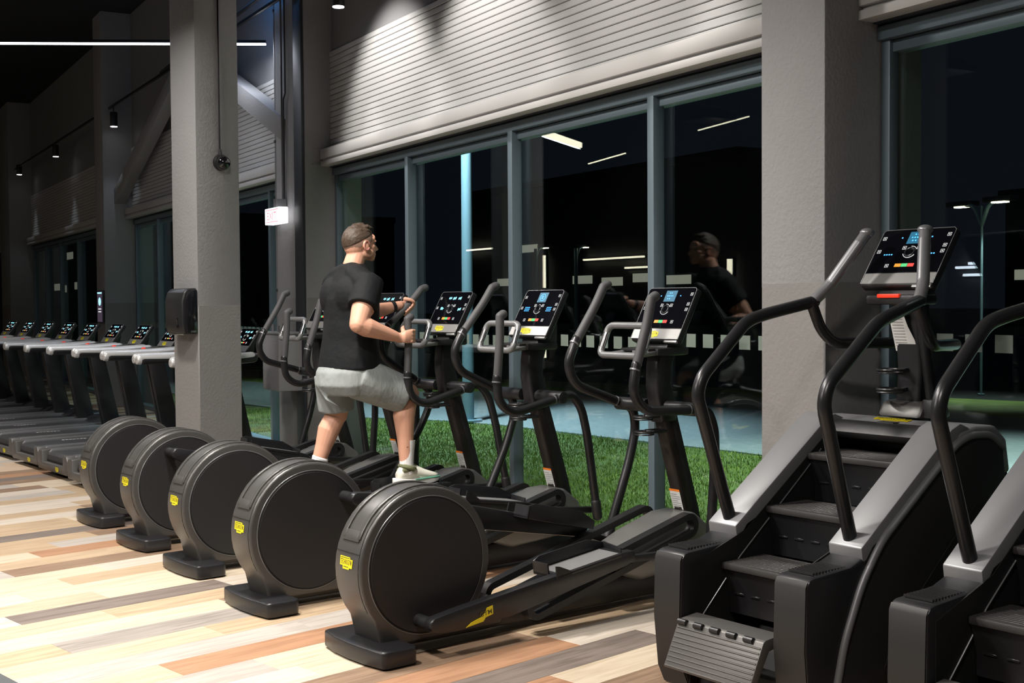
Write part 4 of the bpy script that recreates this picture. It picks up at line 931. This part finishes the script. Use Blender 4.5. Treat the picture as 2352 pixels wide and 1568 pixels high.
# ================================================================== stair climbers
def climber(label, loc):
    g = thing('stair_climber', label, 'stair climber', (loc[0], loc[1], 0), MROT, 'stair climbers beside the ellipticals')
    DU, DZ = .259, .19; W = .216
    for s in (-1, 1):
        x0, x1 = (W + .004, .365) if s > 0 else (-.365, -W - .004)
        def newel(bm):
            pts = [(.03, .02), (-.005, .10), (-.025, .30), (-.018, .525), (.0, .545), (.02, .55), (.22, .56), (.30, .585), (.34, .63), (.42, .66), (.50, .60), (.62, .30), (.62, .02)]
            prism(bm, pts, x0, x1, bev=.012, seg=2, ang=30)
        part('newel', 'c_newel%d' % s, 'black_satin', newel, g)
        part('newel_front', 'c_nf%d' % s, 'newel_face', lambda bm: prism(bm, [(.025, .03), (-.008, .10), (-.029, .30), (-.022, .52), (-.010, .540), (-.004, .5), (-.004, .1), (.03, .03)], x0 + .006, x1 - .006), g)
        def gr(bm):
            for k in range(11): box(bm, (x0 + .02, .035 + .017 * k, .553), (x1 - .02, .043 + .017 * k, .561))
        part('grille', 'c_gr%d' % s, 'black_plastic', gr, g)
        # sloping side band up to the top cover
        def band(bm):
            prism(bm, [(.28, .619), (.84, 1.00), (.90, 1.02), (.96, 1.00), (.96, .90), (.45, .54), (.30, .50)], x0, x1, bev=.006, seg=2, ang=25)
        part('side_band', 'c_band%d' % s, 'band_grey', band, g)
        xo0, xo1 = (.33, .375) if s > 0 else (-.375, -.33)
        def side(bm):
            prism(bm, [(.14, .02), (.12, .12), (.17, .30), (.27, .50), (.38, .64), (.86, .95), (.95, .975), (1.12, .97), (1.19, .91), (1.24, .55), (1.27, .02)], xo0, xo1, bev=.012, seg=2, ang=25)
        sp = part('side_panel', 'c_side%d' % s, 'newel_face', side, g)
        def rim(bm):
            P = [(.14, .03), (.125, .12), (.175, .30), (.275, .495), (.39, .632), (.86, .945), (.955, .972), (1.10, .965), (1.18, .91)]
            tube(bm, [Vector((s * .368, y, z)) for y, z in P], .016, 10, .06)
        part('side_rim', 'c_rim%d' % s, 'band_grey', rim, sp)
        part('side_recess', 'c_rec%d' % s, 'black_matte', lambda bm: prism(bm, [(.46, .03), (.40, .17), (.47, .30), (.98, .70), (1.14, .72), (1.19, .03)], min(s * .374, s * .378), max(s * .374, s * .378)), sp)
        part('inner_panel', 'c_inner%d' % s, 'black_matte', lambda bm: prism(bm, [(.02, .03), (.02, .50), (.34, .60), (.90, .98), (1.15, .98), (1.15, .03)], min(s * (W + .001), s * (W + .006)), max(s * (W + .001), s * (W + .006))), g)
        part('edge_strip', 'c_strip%d' % s, 'silver_grey', lambda bm: tube(bm, [Vector((s * (W - .002), y, z)) for y, z in ((.075, .24), (.085, .30), (.30, .50), (.70, .80), (.80, .88))], .003, 6), g)
        # handrail with its upper grip and lower fork
        A = [(.345, .285, .57), (.15, .300, 1.13), (.175, .300, 1.20), (.45, .31, 1.415), (.55, .30, 1.44), (.80, .25, 1.49)]
        hr = part('handrail', 'c_hr%d' % s, 'tube_black', lambda bm: (tube(bm, [Vector((s * x, y, z)) for y, x, z in A], .0255, 16, .10), tube(bm, [Vector((s * .25, .78, 1.487)), Vector((s * .25, .845, 1.37)), Vector((s * .235, .91, 1.315)), Vector((s * .14, 1.22, 1.31))], .0235, 14, .08)), g)
        part('hand_grip', 'c_hg%d' % s, 'handle_grey', lambda bm: (tube(bm, [Vector((s * .252, .79, 1.488)), Vector((s * .225, .86, 1.55)), Vector((s * .14, 1.0, 1.77))], .024, 16, .05), ball(bm, (s * .138, 1.004, 1.775), (.031, .031, .020))), hr)
        part('grip_sensor', 'c_gs%d' % s, 'silver_grey', lambda bm: tube(bm, [Vector((s * .219, .868, 1.563)), Vector((s * .155, .974, 1.73))], .0248, 16, 0, False), hr)
        part('rail_socket', 'c_sock%d' % s, 'band_grey', lambda bm: tube(bm, [Vector((s * .285, .36, .535)), Vector((s * .285, .335, .605))], [.045, .030], 16, 0, False), hr)
    for k in range(-1, 3):
        y = .205 + DU * k; z = .491 + DZ * k
        if k == -1:
            def st(bm):
                prism(bm, [(y - .075, z - .155), (y - .078, z - .15), (y + .0, z + .005), (y + .012, z + .012), (y + .10, z + .02), (y + .10, z - .02), (y + .03, z - .03), (y - .05, z - .16)], -W + .01, W - .012, bev=.004, ang=25)
                for j in range(9):
                    q = j / 9; a = Vector((0, y - .0745 + .073 * q, z - .146 + .147 * q)); bar(bm, a + Vector((-W + .014, 0, 0)), a + Vector((W - .016, 0, 0)), .007, .008, side=(0, .45, .9), bev=.002, seg=1)
            s0 = part('step', 'c_step%d' % k, 'treadmill_grey', st, g)
            for x in (-.20, -.12, -.04, .04, .12): part('hinge_knuckle', 'c_kn%d' % int(x * 100), 'black_satin', lambda bm: cyl(bm, (x, y - .003, z + .004), (x + .04, y - .003, z + .004), .012, n=12), s0)
        else:
            def st(bm):
                box(bm, (-W, y - .012, z - .028), (W, y + .235, z), .007, 2)
                for j in range(11): box(bm, (-W + .02, y + .008 + .02 * j, z - .001), (W - .02, y + .018 + .02 * j, z + .0025), .001, 1)
            s0 = part('step', 'c_step%d' % k, 'step_black', st, g)
            part('riser', 'c_ris%d' % k, 'black_satin', lambda bm: (prism(bm, [(y + .0, z - .03), (y + .012, z - .03), (y + .05, z - .13), (y + .05, z - DZ - .01), (y + .035, z - DZ - .01), (y + .035, z - .13)], -W + .003, W - .003), [box(bm, (-W + .03 + .078 * j, y + .030, z - .128), (-W + .075 + .078 * j, y + .042, z - .118), .002, 1) for j in range(5)]), s0)
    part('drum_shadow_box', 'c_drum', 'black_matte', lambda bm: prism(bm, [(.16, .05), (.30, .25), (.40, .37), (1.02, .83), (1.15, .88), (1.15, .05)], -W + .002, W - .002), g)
    part('bottom_guard', 'c_guard', 'black_matte', lambda bm: box(bm, (-W, .06, .02), (W, .16, .14), .008), g)
    # top cover
    def topc(bm):
        prism(bm, [(.86, .965), (.90, .99), (1.0, 1.005), (1.14, .998), (1.22, .94), (1.25, .80), (1.18, .80), (1.0, .90), (.93, .945)], -.372, .372, bev=.024, seg=3, ang=20)
    tc = part('top_cover', 'c_top', 'band_grey', topc, g)
    part('cover_lip', 'c_lip', 'black_plastic', lambda bm: prism(bm, [(.835, .955), (.875, .99), (.92, 1.0), (.92, .95), (.86, .925)], -W, W, bev=.010, seg=2, ang=20), tc)
    part('rear_cover', 'c_back', 'black_satin', lambda bm: prism(bm, [(1.18, .03), (1.18, .83), (1.245, .83), (1.29, .55), (1.30, .03)], -.36, .36, bev=.012), g)
    logo(tc, 'c_logo', pl((.0, .985, 1.0045), (1, 0, 0), (0, .99, .14)), .17, .045)
    part('cover_mark', 'c_cm', 'black_matte', lambda bm: box(bm, (-.02, .905, .985), (.06, .950, 1.0), .002), tc)
    # column, console
    def col(bm):
        prism(bm, [(1.08, 1.0), (1.24, 1.0), (1.20, 1.20), (1.17, 1.45), (1.14, 1.60), (1.05, 1.56), (1.08, 1.42), (1.10, 1.2)], -.06, .06, bev=.018, seg=3, ang=25)
    co = part('column', 'c_col', 'black_satin', col, g)
    part('column_base', 'c_cb', 'housing_grey', lambda bm: prism(bm, [(1.02, 1.01), (1.06, 1.075), (1.22, 1.08), (1.26, 1.0)], -.105, .105, bev=.02, seg=2), g)
    part('side_rod', 'c_rod', 'tube_black', lambda bm: tube(bm, [(.115, 1.10, 1.02), (.085, 1.09, 1.30), (.075, 1.06, 1.50)], .022, 12, .1), g)
    part('rod_boot', 'c_boot', 'black_plastic', lambda bm: (prism(bm, [(1.05, 1.01), (1.06, 1.09), (1.14, 1.09), (1.15, 1.01)], .085, .15, bev=.012)), g)
    for z in (1.205, 1.125):
        part('bottle_holder', 'c_h%d' % int(z * 1000), 'black_satin', lambda bm: (torus(bm, (-.045, 1.035, z), .052, .006, (0, 0, 1), 28, 8), bar(bm, (-.02, 1.075, z), (-.02, 1.12, z), .04, .012), torus(bm, (-.045, 1.035, z - .012), .052, .004, (0, 0, 1), 28, 6)), g)
    con = console(g, 'c_', (1.0, 1.555), (.18, .235), .345, .296, .062, 'three')
    part('tray', 'c_tray', 'black_plastic', lambda bm: (box(bm, (-.135, .99, 1.475), (.135, 1.10, 1.515), .010), prism(bm, [(1.02, 1.50), (1.14, 1.50), (1.14, 1.58), (1.04, 1.57)], -.10, .10, bev=.01)), g)
    part('stop_key', 'c_stop', 'red_plastic', lambda bm: box(bm, (-.075, .982, 1.503), (.03, 1.0, 1.519), .003), g)
    f = pl((-.012, 1.083, 1.37), (1, 0, 0), (0, -.07, .2))
    part('warning_label', 'c_wl', 'label_white', lambda bm: plate(bm, [(-.05, -.09), (.052, -.09), (.05, -.04), (.03, .02), (.022, .065), (-.05, .065)], lambda a, b, c=0: f(a, b, .012 + c), .001), co, 0)
    part('warning_header', 'c_wh', 'label_orange', lambda bm: plate(bm, [(-.05, .065), (.022, .065), (.022, .082), (-.05, .082)], lambda a, b, c=0: f(a, b, .012 + c), .001), co, 0)
    part('warning_text', 'c_wt', 'label_ink', lambda bm: [plate(bm, [(-.043, -.08 + .013 * k), (.012, -.08 + .013 * k), (.012, -.077 + .013 * k), (-.043, -.077 + .013 * k)], lambda a, b, c=0: f(a, b, .0133 + c), .0003) for k in range(11)], co, 0)
    return g
climber('stair climber in full view beside the near elliptical', (-3.524, 2.90))
climber('stair climber cut off by the right edge of the frame', (-3.524 + 1.052, 2.90 + .142))

# ================================================================== the man on the third elliptical
MB = Vector((0, 1.25, .40))                       # his base, between the pedals (machine frame)
mo = Vector((-6.91, 1.775, 0)); mr_ = Matrix.Rotation(MROT, 3, 'Z')
man = thing('person', 'man in black t-shirt and grey shorts exercising on the elliptical', 'person', mo + mr_ @ MB, MROT)
def M_(v, u, z): return Vector((v, u, z)) - MB
def limb(bm, pts, rad, n=18):
    tube(bm, pts, rad, n)
def voxel(name, fn, m, vox, smooth_it, parent, key_parent=None, sub=None, sf=.5):
    bm = bmesh.new(); fn(bm); me = bpy.data.meshes.new('raw'); bm.to_mesh(me); bm.free()
    ob = bpy.data.objects.new('raw', me); COL.objects.link(ob)
    r_ = ob.modifiers.new('r', 'REMESH'); r_.mode = 'VOXEL'; r_.voxel_size = vox; r_.use_smooth_shade = True
    if smooth_it:
        s_ = ob.modifiers.new('s', 'SMOOTH'); s_.iterations = smooth_it; s_.factor = sf
    bpy.context.view_layer.update()
    me2 = bpy.data.meshes.new_from_object(ob.evaluated_get(bpy.context.evaluated_depsgraph_get()))
    bpy.data.objects.remove(ob); bpy.data.meshes.remove(me)
    me2.name = name; me2.materials.clear(); me2.materials.append(MATS[m])
    for p in me2.polygons: p.use_smooth = True
    return link(name, me2, parent)
SHR, SHL = M_(.185, 1.145, 1.605), M_(-.185, 1.165, 1.615)
ELR, WRR = M_(.275, 1.015, 1.37), M_(.272, 1.268, 1.295)
ELL_, WRL = M_(-.30, 1.385, 1.42), M_(-.275, 1.615, 1.468)
HPR, KNR, ANR = M_(.10, 1.11, 1.05), M_(.165, 1.43, .935), M_(.18, 1.405, .50)
HPL, KNL, ANL = M_(-.10, 1.09, 1.05), M_(-.135, 1.105, .815), M_(-.165, .975, .485)
def hand(bm, c, axis, palm, side, wr):
    """fist on a bar: c bar point, axis bar direction (towards the index finger), palm = direction from bar to palm"""
    ax = axis.normalized(); pa = (palm - ax * palm.dot(ax)).normalized(); w = ax.cross(pa) * side
    rb = .024
    kn = c + pa * (rb + .010) + w * .022; dv = (kn - wr).normalized(); th = dv.cross(ax).normalized(); md = (kn + wr) / 2 + pa * .010
    loft(bm, [(wr, ax * .027, th * .024), (wr + (md - wr) * .5, ax * .031, th * .022), (md, ax * .039, th * .021), (md + (kn - md) * .6, ax * .042, th * .018), (kn, ax * .040, th * .013)], 20)
    for off in (.031, .0105, -.0105, -.031): ball(bm, kn + ax * off, .0125)
    for i, (off, L) in enumerate(((.031, 1.0), (.0105, 1.06), (-.0105, 1.02), (-.031, .9))):
        p = c + ax * off; pts = []
        for a in (62, 30, -5, -45, -90, -130, -165):
            if a < -150 * L: break
            rr = rb + .010 + (.006 if a > 40 else 0)
            pts.append(p + (pa * math.sin(R(a)) + w * math.cos(R(a))) * rr)
        tube(bm, pts, [.0122, .0122, .0115, .0110, .0102, .0092], 10, .004)
    t0 = c + pa * (rb + .012) - w * .030 + ax * .030
    tube(bm, [t0, c - w * (rb + .014) + ax * .046 + pa * .006, c - w * (rb + .004) + ax * .056 - pa * .018, c - pa * (rb + .006) + ax * .054], [.015, .0125, .011, .0095], 10, .01)
# bars he holds (the third machine's levers)
def leverpt(ang, q, s):
    ca, sa = math.cos(R(ang)), math.sin(R(ang)); return M_(s * .262, 1.815 + q[0] * ca - q[1] * sa, .962 + q[0] * sa + q[1] * ca)
RA, RB = leverpt(17, (-.325, .44), 1), leverpt(17, (-.40, .235), 1)
LA, LB = leverpt(-30, (-.30, .545), -1), leverpt(-30, (-.325, .44), -1)
LC = leverpt(-30, (-.40, .235), -1); HR = RB + (RA - RB) * 1.03; HL = LB + (LC - LB) * .30
def body(bm):
    # head
    ball(bm, M_(0, 1.192, 1.872), (.074, .098, .094)); ball(bm, M_(0, 1.172, 1.852), (.070, .080, .085)); ball(bm, M_(0, 1.238, 1.825), (.058, .070, .066)); ball(bm, M_(0, 1.262, 1.785), (.042, .042, .030))
    ball(bm, M_(0, 1.283, 1.768), (.024, .018, .017))
    ball(bm, M_(.052, 1.222, 1.800), (.014, .045, .030)); ball(bm, M_(-.052, 1.222, 1.800), (.014, .045, .030))
    ball(bm, M_(0, 1.272, 1.890), (.055, .022, .030)); ball(bm, M_(.026, 1.284, 1.872), (.026, .013, .008)); ball(bm, M_(-.026, 1.284, 1.872), (.026, .013, .008))
    limb(bm, [M_(0, 1.290, 1.868), M_(0, 1.308, 1.838), M_(0, 1.318, 1.826)], [.0085, .011, .0125], 12)
    for s in (-1, 1):
        ball(bm, M_(s * .012, 1.306, 1.823), (.010, .010, .008)); ball(bm, M_(s * .034, 1.262, 1.838), (.024, .024, .018))
        ball(bm, M_(s * .078, 1.198, 1.840), (.009, .020, .033), Matrix.Rotation(R(14), 3, 'X')); ball(bm, M_(s * .076, 1.206, 1.812), (.008, .010, .012))
    ball(bm, M_(0, 1.298, 1.795), (.022, .010, .0075)); ball(bm, M_(0, 1.296, 1.783), (.020, .010, .007))
    limb(bm, [M_(0, 1.135, 1.64), M_(0, 1.150, 1.72), M_(0, 1.185, 1.81)], [.075, .063, .058])
    # trunk under the clothes
    loft(bm, [(M_(0, 1.10, 1.00), (.15, 0, 0), (0, .11, 0)), (M_(0, 1.115, 1.12), (.150, 0, 0), (0, .105, 0)), (M_(0, 1.13, 1.25), (.150, 0, 0), (0, .10, 0)), (M_(0, 1.14, 1.42), (.175, 0, 0), (0, .105, 0)), (M_(0, 1.14, 1.55), (.170, 0, 0), (0, .09, 0)), (M_(0, 1.145, 1.62), (.09, 0, 0), (0, .06, 0))])
    # arms
    for sh, el, wr in ((SHR, ELR, WRR), (SHL, ELL_, WRL)):
        limb(bm, [sh, sh + (el - sh) * .35, sh + (el - sh) * .7, el], [.070, .068, .062, .052])
        mus = sh + (el - sh) * .50
        ball(bm, mus + Vector((0, .018, 0)), (.056, .058, .085))
        limb(bm, [el, el + (wr - el) * .22, el + (wr - el) * .55, wr], [.050, .059, .048, .034])
        limb(bm, [wr, wr + (wr - el).normalized() * .045], [.031, .030])
    hand(bm, HR, RA - RB, Vector((.75, -.65, 0)), 1, WRR + (WRR - ELR).normalized() * .03)
    hand(bm, HL, LB - LC, Vector((-.55, -.55, .62)), -1, WRL + (WRL - ELL_).normalized() * .03)
    pass
    # legs
    for hp, kn, an, toe in ((HPR, KNR, ANR, 1), (HPL, KNL, ANL, -1)):
        limb(bm, [hp, hp + (kn - hp) * .5, kn], [.100, .088, .070])
        ball(bm, kn + Vector((0, .012, 0)), (.061, .058, .066))
        back = Vector((0, -.026, 0)) if toe > 0 else Vector((0, -.016, .0))
        limb(bm, [kn, kn + (an - kn) * .30 + back, kn + (an - kn) * .60 + back * .5, an], [.064, .068, .052, .040])
        limb(bm, [an, an + Vector((0, .05, -.05))], [.038, .034])
bo = voxel('body', body, 'skin', .0046, 4, man)
# t-shirt
def shirt(bm):
    loft(bm, [(M_(0, 1.115, 1.096), (.226, 0, 0), (0, .176, 0)), (M_(0, 1.118, 1.16), (.222, 0, 0), (0, .170, 0)), (M_(0, 1.125, 1.27), (.210, 0, 0), (0, .154, 0)), (M_(0, 1.135, 1.40), (.216, 0, 0), (0, .148, 0)), (M_(0, 1.135, 1.52), (.228, 0, 0), (0, .146, 0)), (M_(0, 1.140, 1.60), (.218, 0, 0), (0, .126, 0)), (M_(0, 1.145, 1.655), (.172, 0, 0), (0, .104, 0)), (M_(0, 1.148, 1.695), (.112, 0, 0), (0, .088, 0)), (M_(0, 1.150, 1.718), (.084, 0, 0), (0, .082, 0)), (M_(0, 1.156, 1.732), (.072, 0, 0), (0, .074, 0))])
    for sh, el in ((SHR, ELR), (SHL, ELL_)):
        d = (el - sh).normalized()
        tube(bm, [sh - d * .03 + Vector((0, 0, .005)), sh + d * .06, sh + d * .165], [.088, .090, .092], 20, 0, False)
    for sx in (-1, 1): limb(bm, [M_(sx * .02, 1.128, 1.695), M_(sx * .10, 1.118, 1.655), M_(sx * .175, 1.12, 1.61)], [.055, .072, .078], 14)
    ball(bm, SHR + Vector((-.02, 0, 0)), (.085, .088, .080)); ball(bm, SHL + Vector((.02, 0, 0)), (.085, .088, .080))
    ball(bm, M_(.09, 1.075, 1.53), (.11, .09, .13)); ball(bm, M_(-.09, 1.075, 1.53), (.11, .09, .13)); ball(bm, M_(0, 1.08, 1.50), (.11, .088, .16))
sh_ = voxel('t_shirt', shirt, 'shirt_black', .0065, 9, man)
# shorts
def shorts(bm):
    loft(bm, [(M_(0, 1.108, 1.15), (.190, 0, 0), (0, .145, 0)), (M_(0, 1.095, 1.08), (.212, 0, 0), (0, .172, 0)), (M_(0, 1.088, 1.0), (.215, 0, 0), (0, .172, 0)), (M_(0, 1.095, .94), (.185, 0, 0), (0, .140, 0))])
    d = (KNR - HPR).normalized(); tube(bm, [HPR + Vector((.0, 0, .0)), HPR + d * .14 + Vector((.005, 0, -.006)), HPR + d * .315 + Vector((.0, 0, -.014))], [.132, .126, .116], 24, 0, False)
    d2 = (KNL - HPL).normalized(); tube(bm, [HPL + Vector((-.01, -.01, 0)), HPL + d2 * .10 + Vector((-.005, -.01, 0)), HPL + d2 * .215 + Vector((0, -.004, 0))], [.128, .118, .110], 24, 0, False)
    for (a, b, r_) in ((M_(.06, .925, 1.05), M_(.20, 1.20, .93), .012), (M_(-.06, .925, 1.0), M_(.06, 1.00, .88), .012), (M_(.215, 1.12, 1.06), M_(.225, 1.34, .99), .010)): limb(bm, [a, (a + b) / 2 + Vector((.010, -.006, -.022)), b], [.004, r_, .004], 10)
voxel('shorts', shorts, 'shorts_grey', .0065, 8, man)
# hair: full crown, short faded sides
def cut(bm, scale, co, no, ctr):
    t = bmesh.new()
    bmesh.ops.create_uvsphere(t, u_segments=40, v_segments=28, radius=1, matrix=Matrix.Translation(ctr) @ Matrix.Diagonal((scale[0], scale[1], scale[2], 1)))
    for c_, n_ in zip(co, no):
        bmesh.ops.bisect_plane(t, geom=t.verts[:] + t.edges[:] + t.faces[:], plane_co=c_, plane_no=n_, clear_outer=True)
        e = [x for x in t.edges if len(x.link_faces) == 1]
        if e: bmesh.ops.holes_fill(t, edges=e)
    merge(bm, t)
HC = M_(0, 1.186, 1.872)
def hair(bm):
    cut(bm, (.0800, .1055, .1020), [M_(0, 1.085, 1.826), M_(0, 1.290, 1.92)], [Vector((0, .46, -.89)), Vector((0, .92, -.40))], HC)
    random.seed(2)
    for k in range(26):
        a = random.uniform(-1, 1); y = random.uniform(-.7, .55); z = math.sqrt(max(0, 1 - a * a * .75 - y * y * .95)) * .104
        if z < .05: continue
        p = HC + Vector((a * .062, y * .095, z)); tube(bm, [p, p + Vector((random.uniform(-.01, .01), .022, .004)), p + Vector((random.uniform(-.014, .014), .044, -.006))], [.006, .008, .004], 8)
voxel('hair', hair, 'hair', .0042, 2, man)
part('hair_fade', None, 'skin_fade', lambda bm: cut(bm, (.0772, .1025, .0985), [M_(0, 1.100, 1.806), M_(0, 1.262, 1.9)], [Vector((0, .38, -.92)), Vector((0, .95, -.3))], HC), man)
part('eyes', None, 'black_satin', lambda bm: [ball(bm, M_(s * .031, 1.283, 1.856), (.013, .008, .0055)) for s in (-1, 1)], man)
part('lips', None, 'lip', lambda bm: (ball(bm, M_(0, 1.3035, 1.7945), (.019, .006, .0048)), ball(bm, M_(0, 1.301, 1.7835), (.017, .006, .0045))), man)
for s in (-1, 1): part('ear_fold', None, 'lip', lambda bm: torus(bm, M_(s * .086, 1.199, 1.842), .017, .0042, (1, 0, 0), 14, 6, 20, 330, 1.6), man)
# watch, socks, shoes
dW = (WRL - ELL_).normalized()
part('watch_band', None, 'black_satin', lambda bm: (tube(bm, [WRL - dW * .012, WRL + dW * .012], .0365, 20, 0, False), obox(bm, WRL + Vector((-.01, -.012, .036)), dW, Vector((1, 0, 0)), dW.cross(Vector((1, 0, 0))), (.030, .030, .010), .004)), man)
def swoosh(f): return lambda bm: plate(bm, [(-.018, .005), (-.008, -.002), (.0, -.005), (.006, -.005), (.022, .004), (.004, -.001), (-.004, .000)], f, .0008)
for an, kn, s in ((ANR, KNR, 1), (ANL, KNL, -1)):
    d = (kn - an).normalized()
    sk = part('sock', None, 'sock_white', lambda bm: (tube(bm, [an + Vector((0, .012, -.05)), an, an + d * .07, an + d * (.155 if s > 0 else .06)], [.043, .0435, .046, .0515], 24, .03, False)), man)
    nv = Vector((.75, -.66, 0)); f = pl(an + d * (.118 if s > 0 else .035) + nv * (.0505 if s > 0 else .0465), (.66, .75, 0), (0, 0, 1))
    part('sock_logo', None, 'black_satin', swoosh(f), sk, 0)
    c = an + Vector((0, .040, -.088)) if s > 0 else an + Vector((0, .03, -.095)); tl = 0 if s > 0 else -.02
    def upper(bm):
        loft(bm, [(c + Vector((0, -.105, .030)), (.026, 0, 0), (0, 0, .028)), (c + Vector((0, -.085, .040)), (.036, 0, 0), (0, 0, .042)), (c + Vector((0, -.03, .046)), (.041, 0, 0), (0, 0, .050)), (c + Vector((0, .03, .040)), (.043, 0, 0), (0, 0, .045)), (c + Vector((0, .09, .024)), (.047, 0, 0), (0, 0, .032)), (c + Vector((0, .145, .014)), (.044, 0, 0), (0, 0, .023)), (c + Vector((0, .185, .010)), (.022, 0, 0), (0, 0, .014))], 20)
    sho = part('shoe', None, 'shoe_cream', upper, man, 80)
    def sole(bm):
        pts = [(-.030, -.125), (-.042, -.09), (-.043, -.02), (-.046, .06), (-.049, .12), (-.040, .17), (-.018, .198), (.018, .198), (.040, .17), (.049, .12), (.046, .06), (.043, -.02), (.042, -.09), (.030, -.125)]
        prism(bm, pts, -.030, .004, lambda p, q, a: c + Vector((p, q, a + (.012 * max(0, (-q - .02) / .1) if a > 0 else 0) + (.010 if q > .16 and a < 0 else 0) + (.012 if q < -.11 and a < 0 else 0))), bev=.005, ang=35)
    part('sole', None, 'shoe_sole', sole, sho)
    part('collar', None, 'shoe_olive', lambda bm: (torus(bm, c + Vector((0, -.035, .078)), .042, .014, (0, .25, 1), 24, 8, 0, 360, 1.25), obox(bm, c + Vector((0, -.045, .062)), (1, 0, 0), (0, 1, 0), (0, 0, 1), (.088, .085, .022), .009)), sho)
    part('laces', None, 'shoe_olive', lambda bm: [tube(bm, [c + Vector((-.024, .015 + .017 * k, .084 - .011 * k)), c + Vector((0, .020 + .017 * k, .090 - .011 * k)), c + Vector((.024, .015 + .017 * k, .084 - .011 * k))], .0032, 6) for k in range(5)], sho)
    part('sole_accent', None, 'shoe_green', lambda bm: tube(bm, [c + Vector((.0475, .0, .002)), c + Vector((.050, .08, .006)), c + Vector((.045, .15, .006)), c + Vector((.030, .186, .006))], .005, 8, .03), sho)
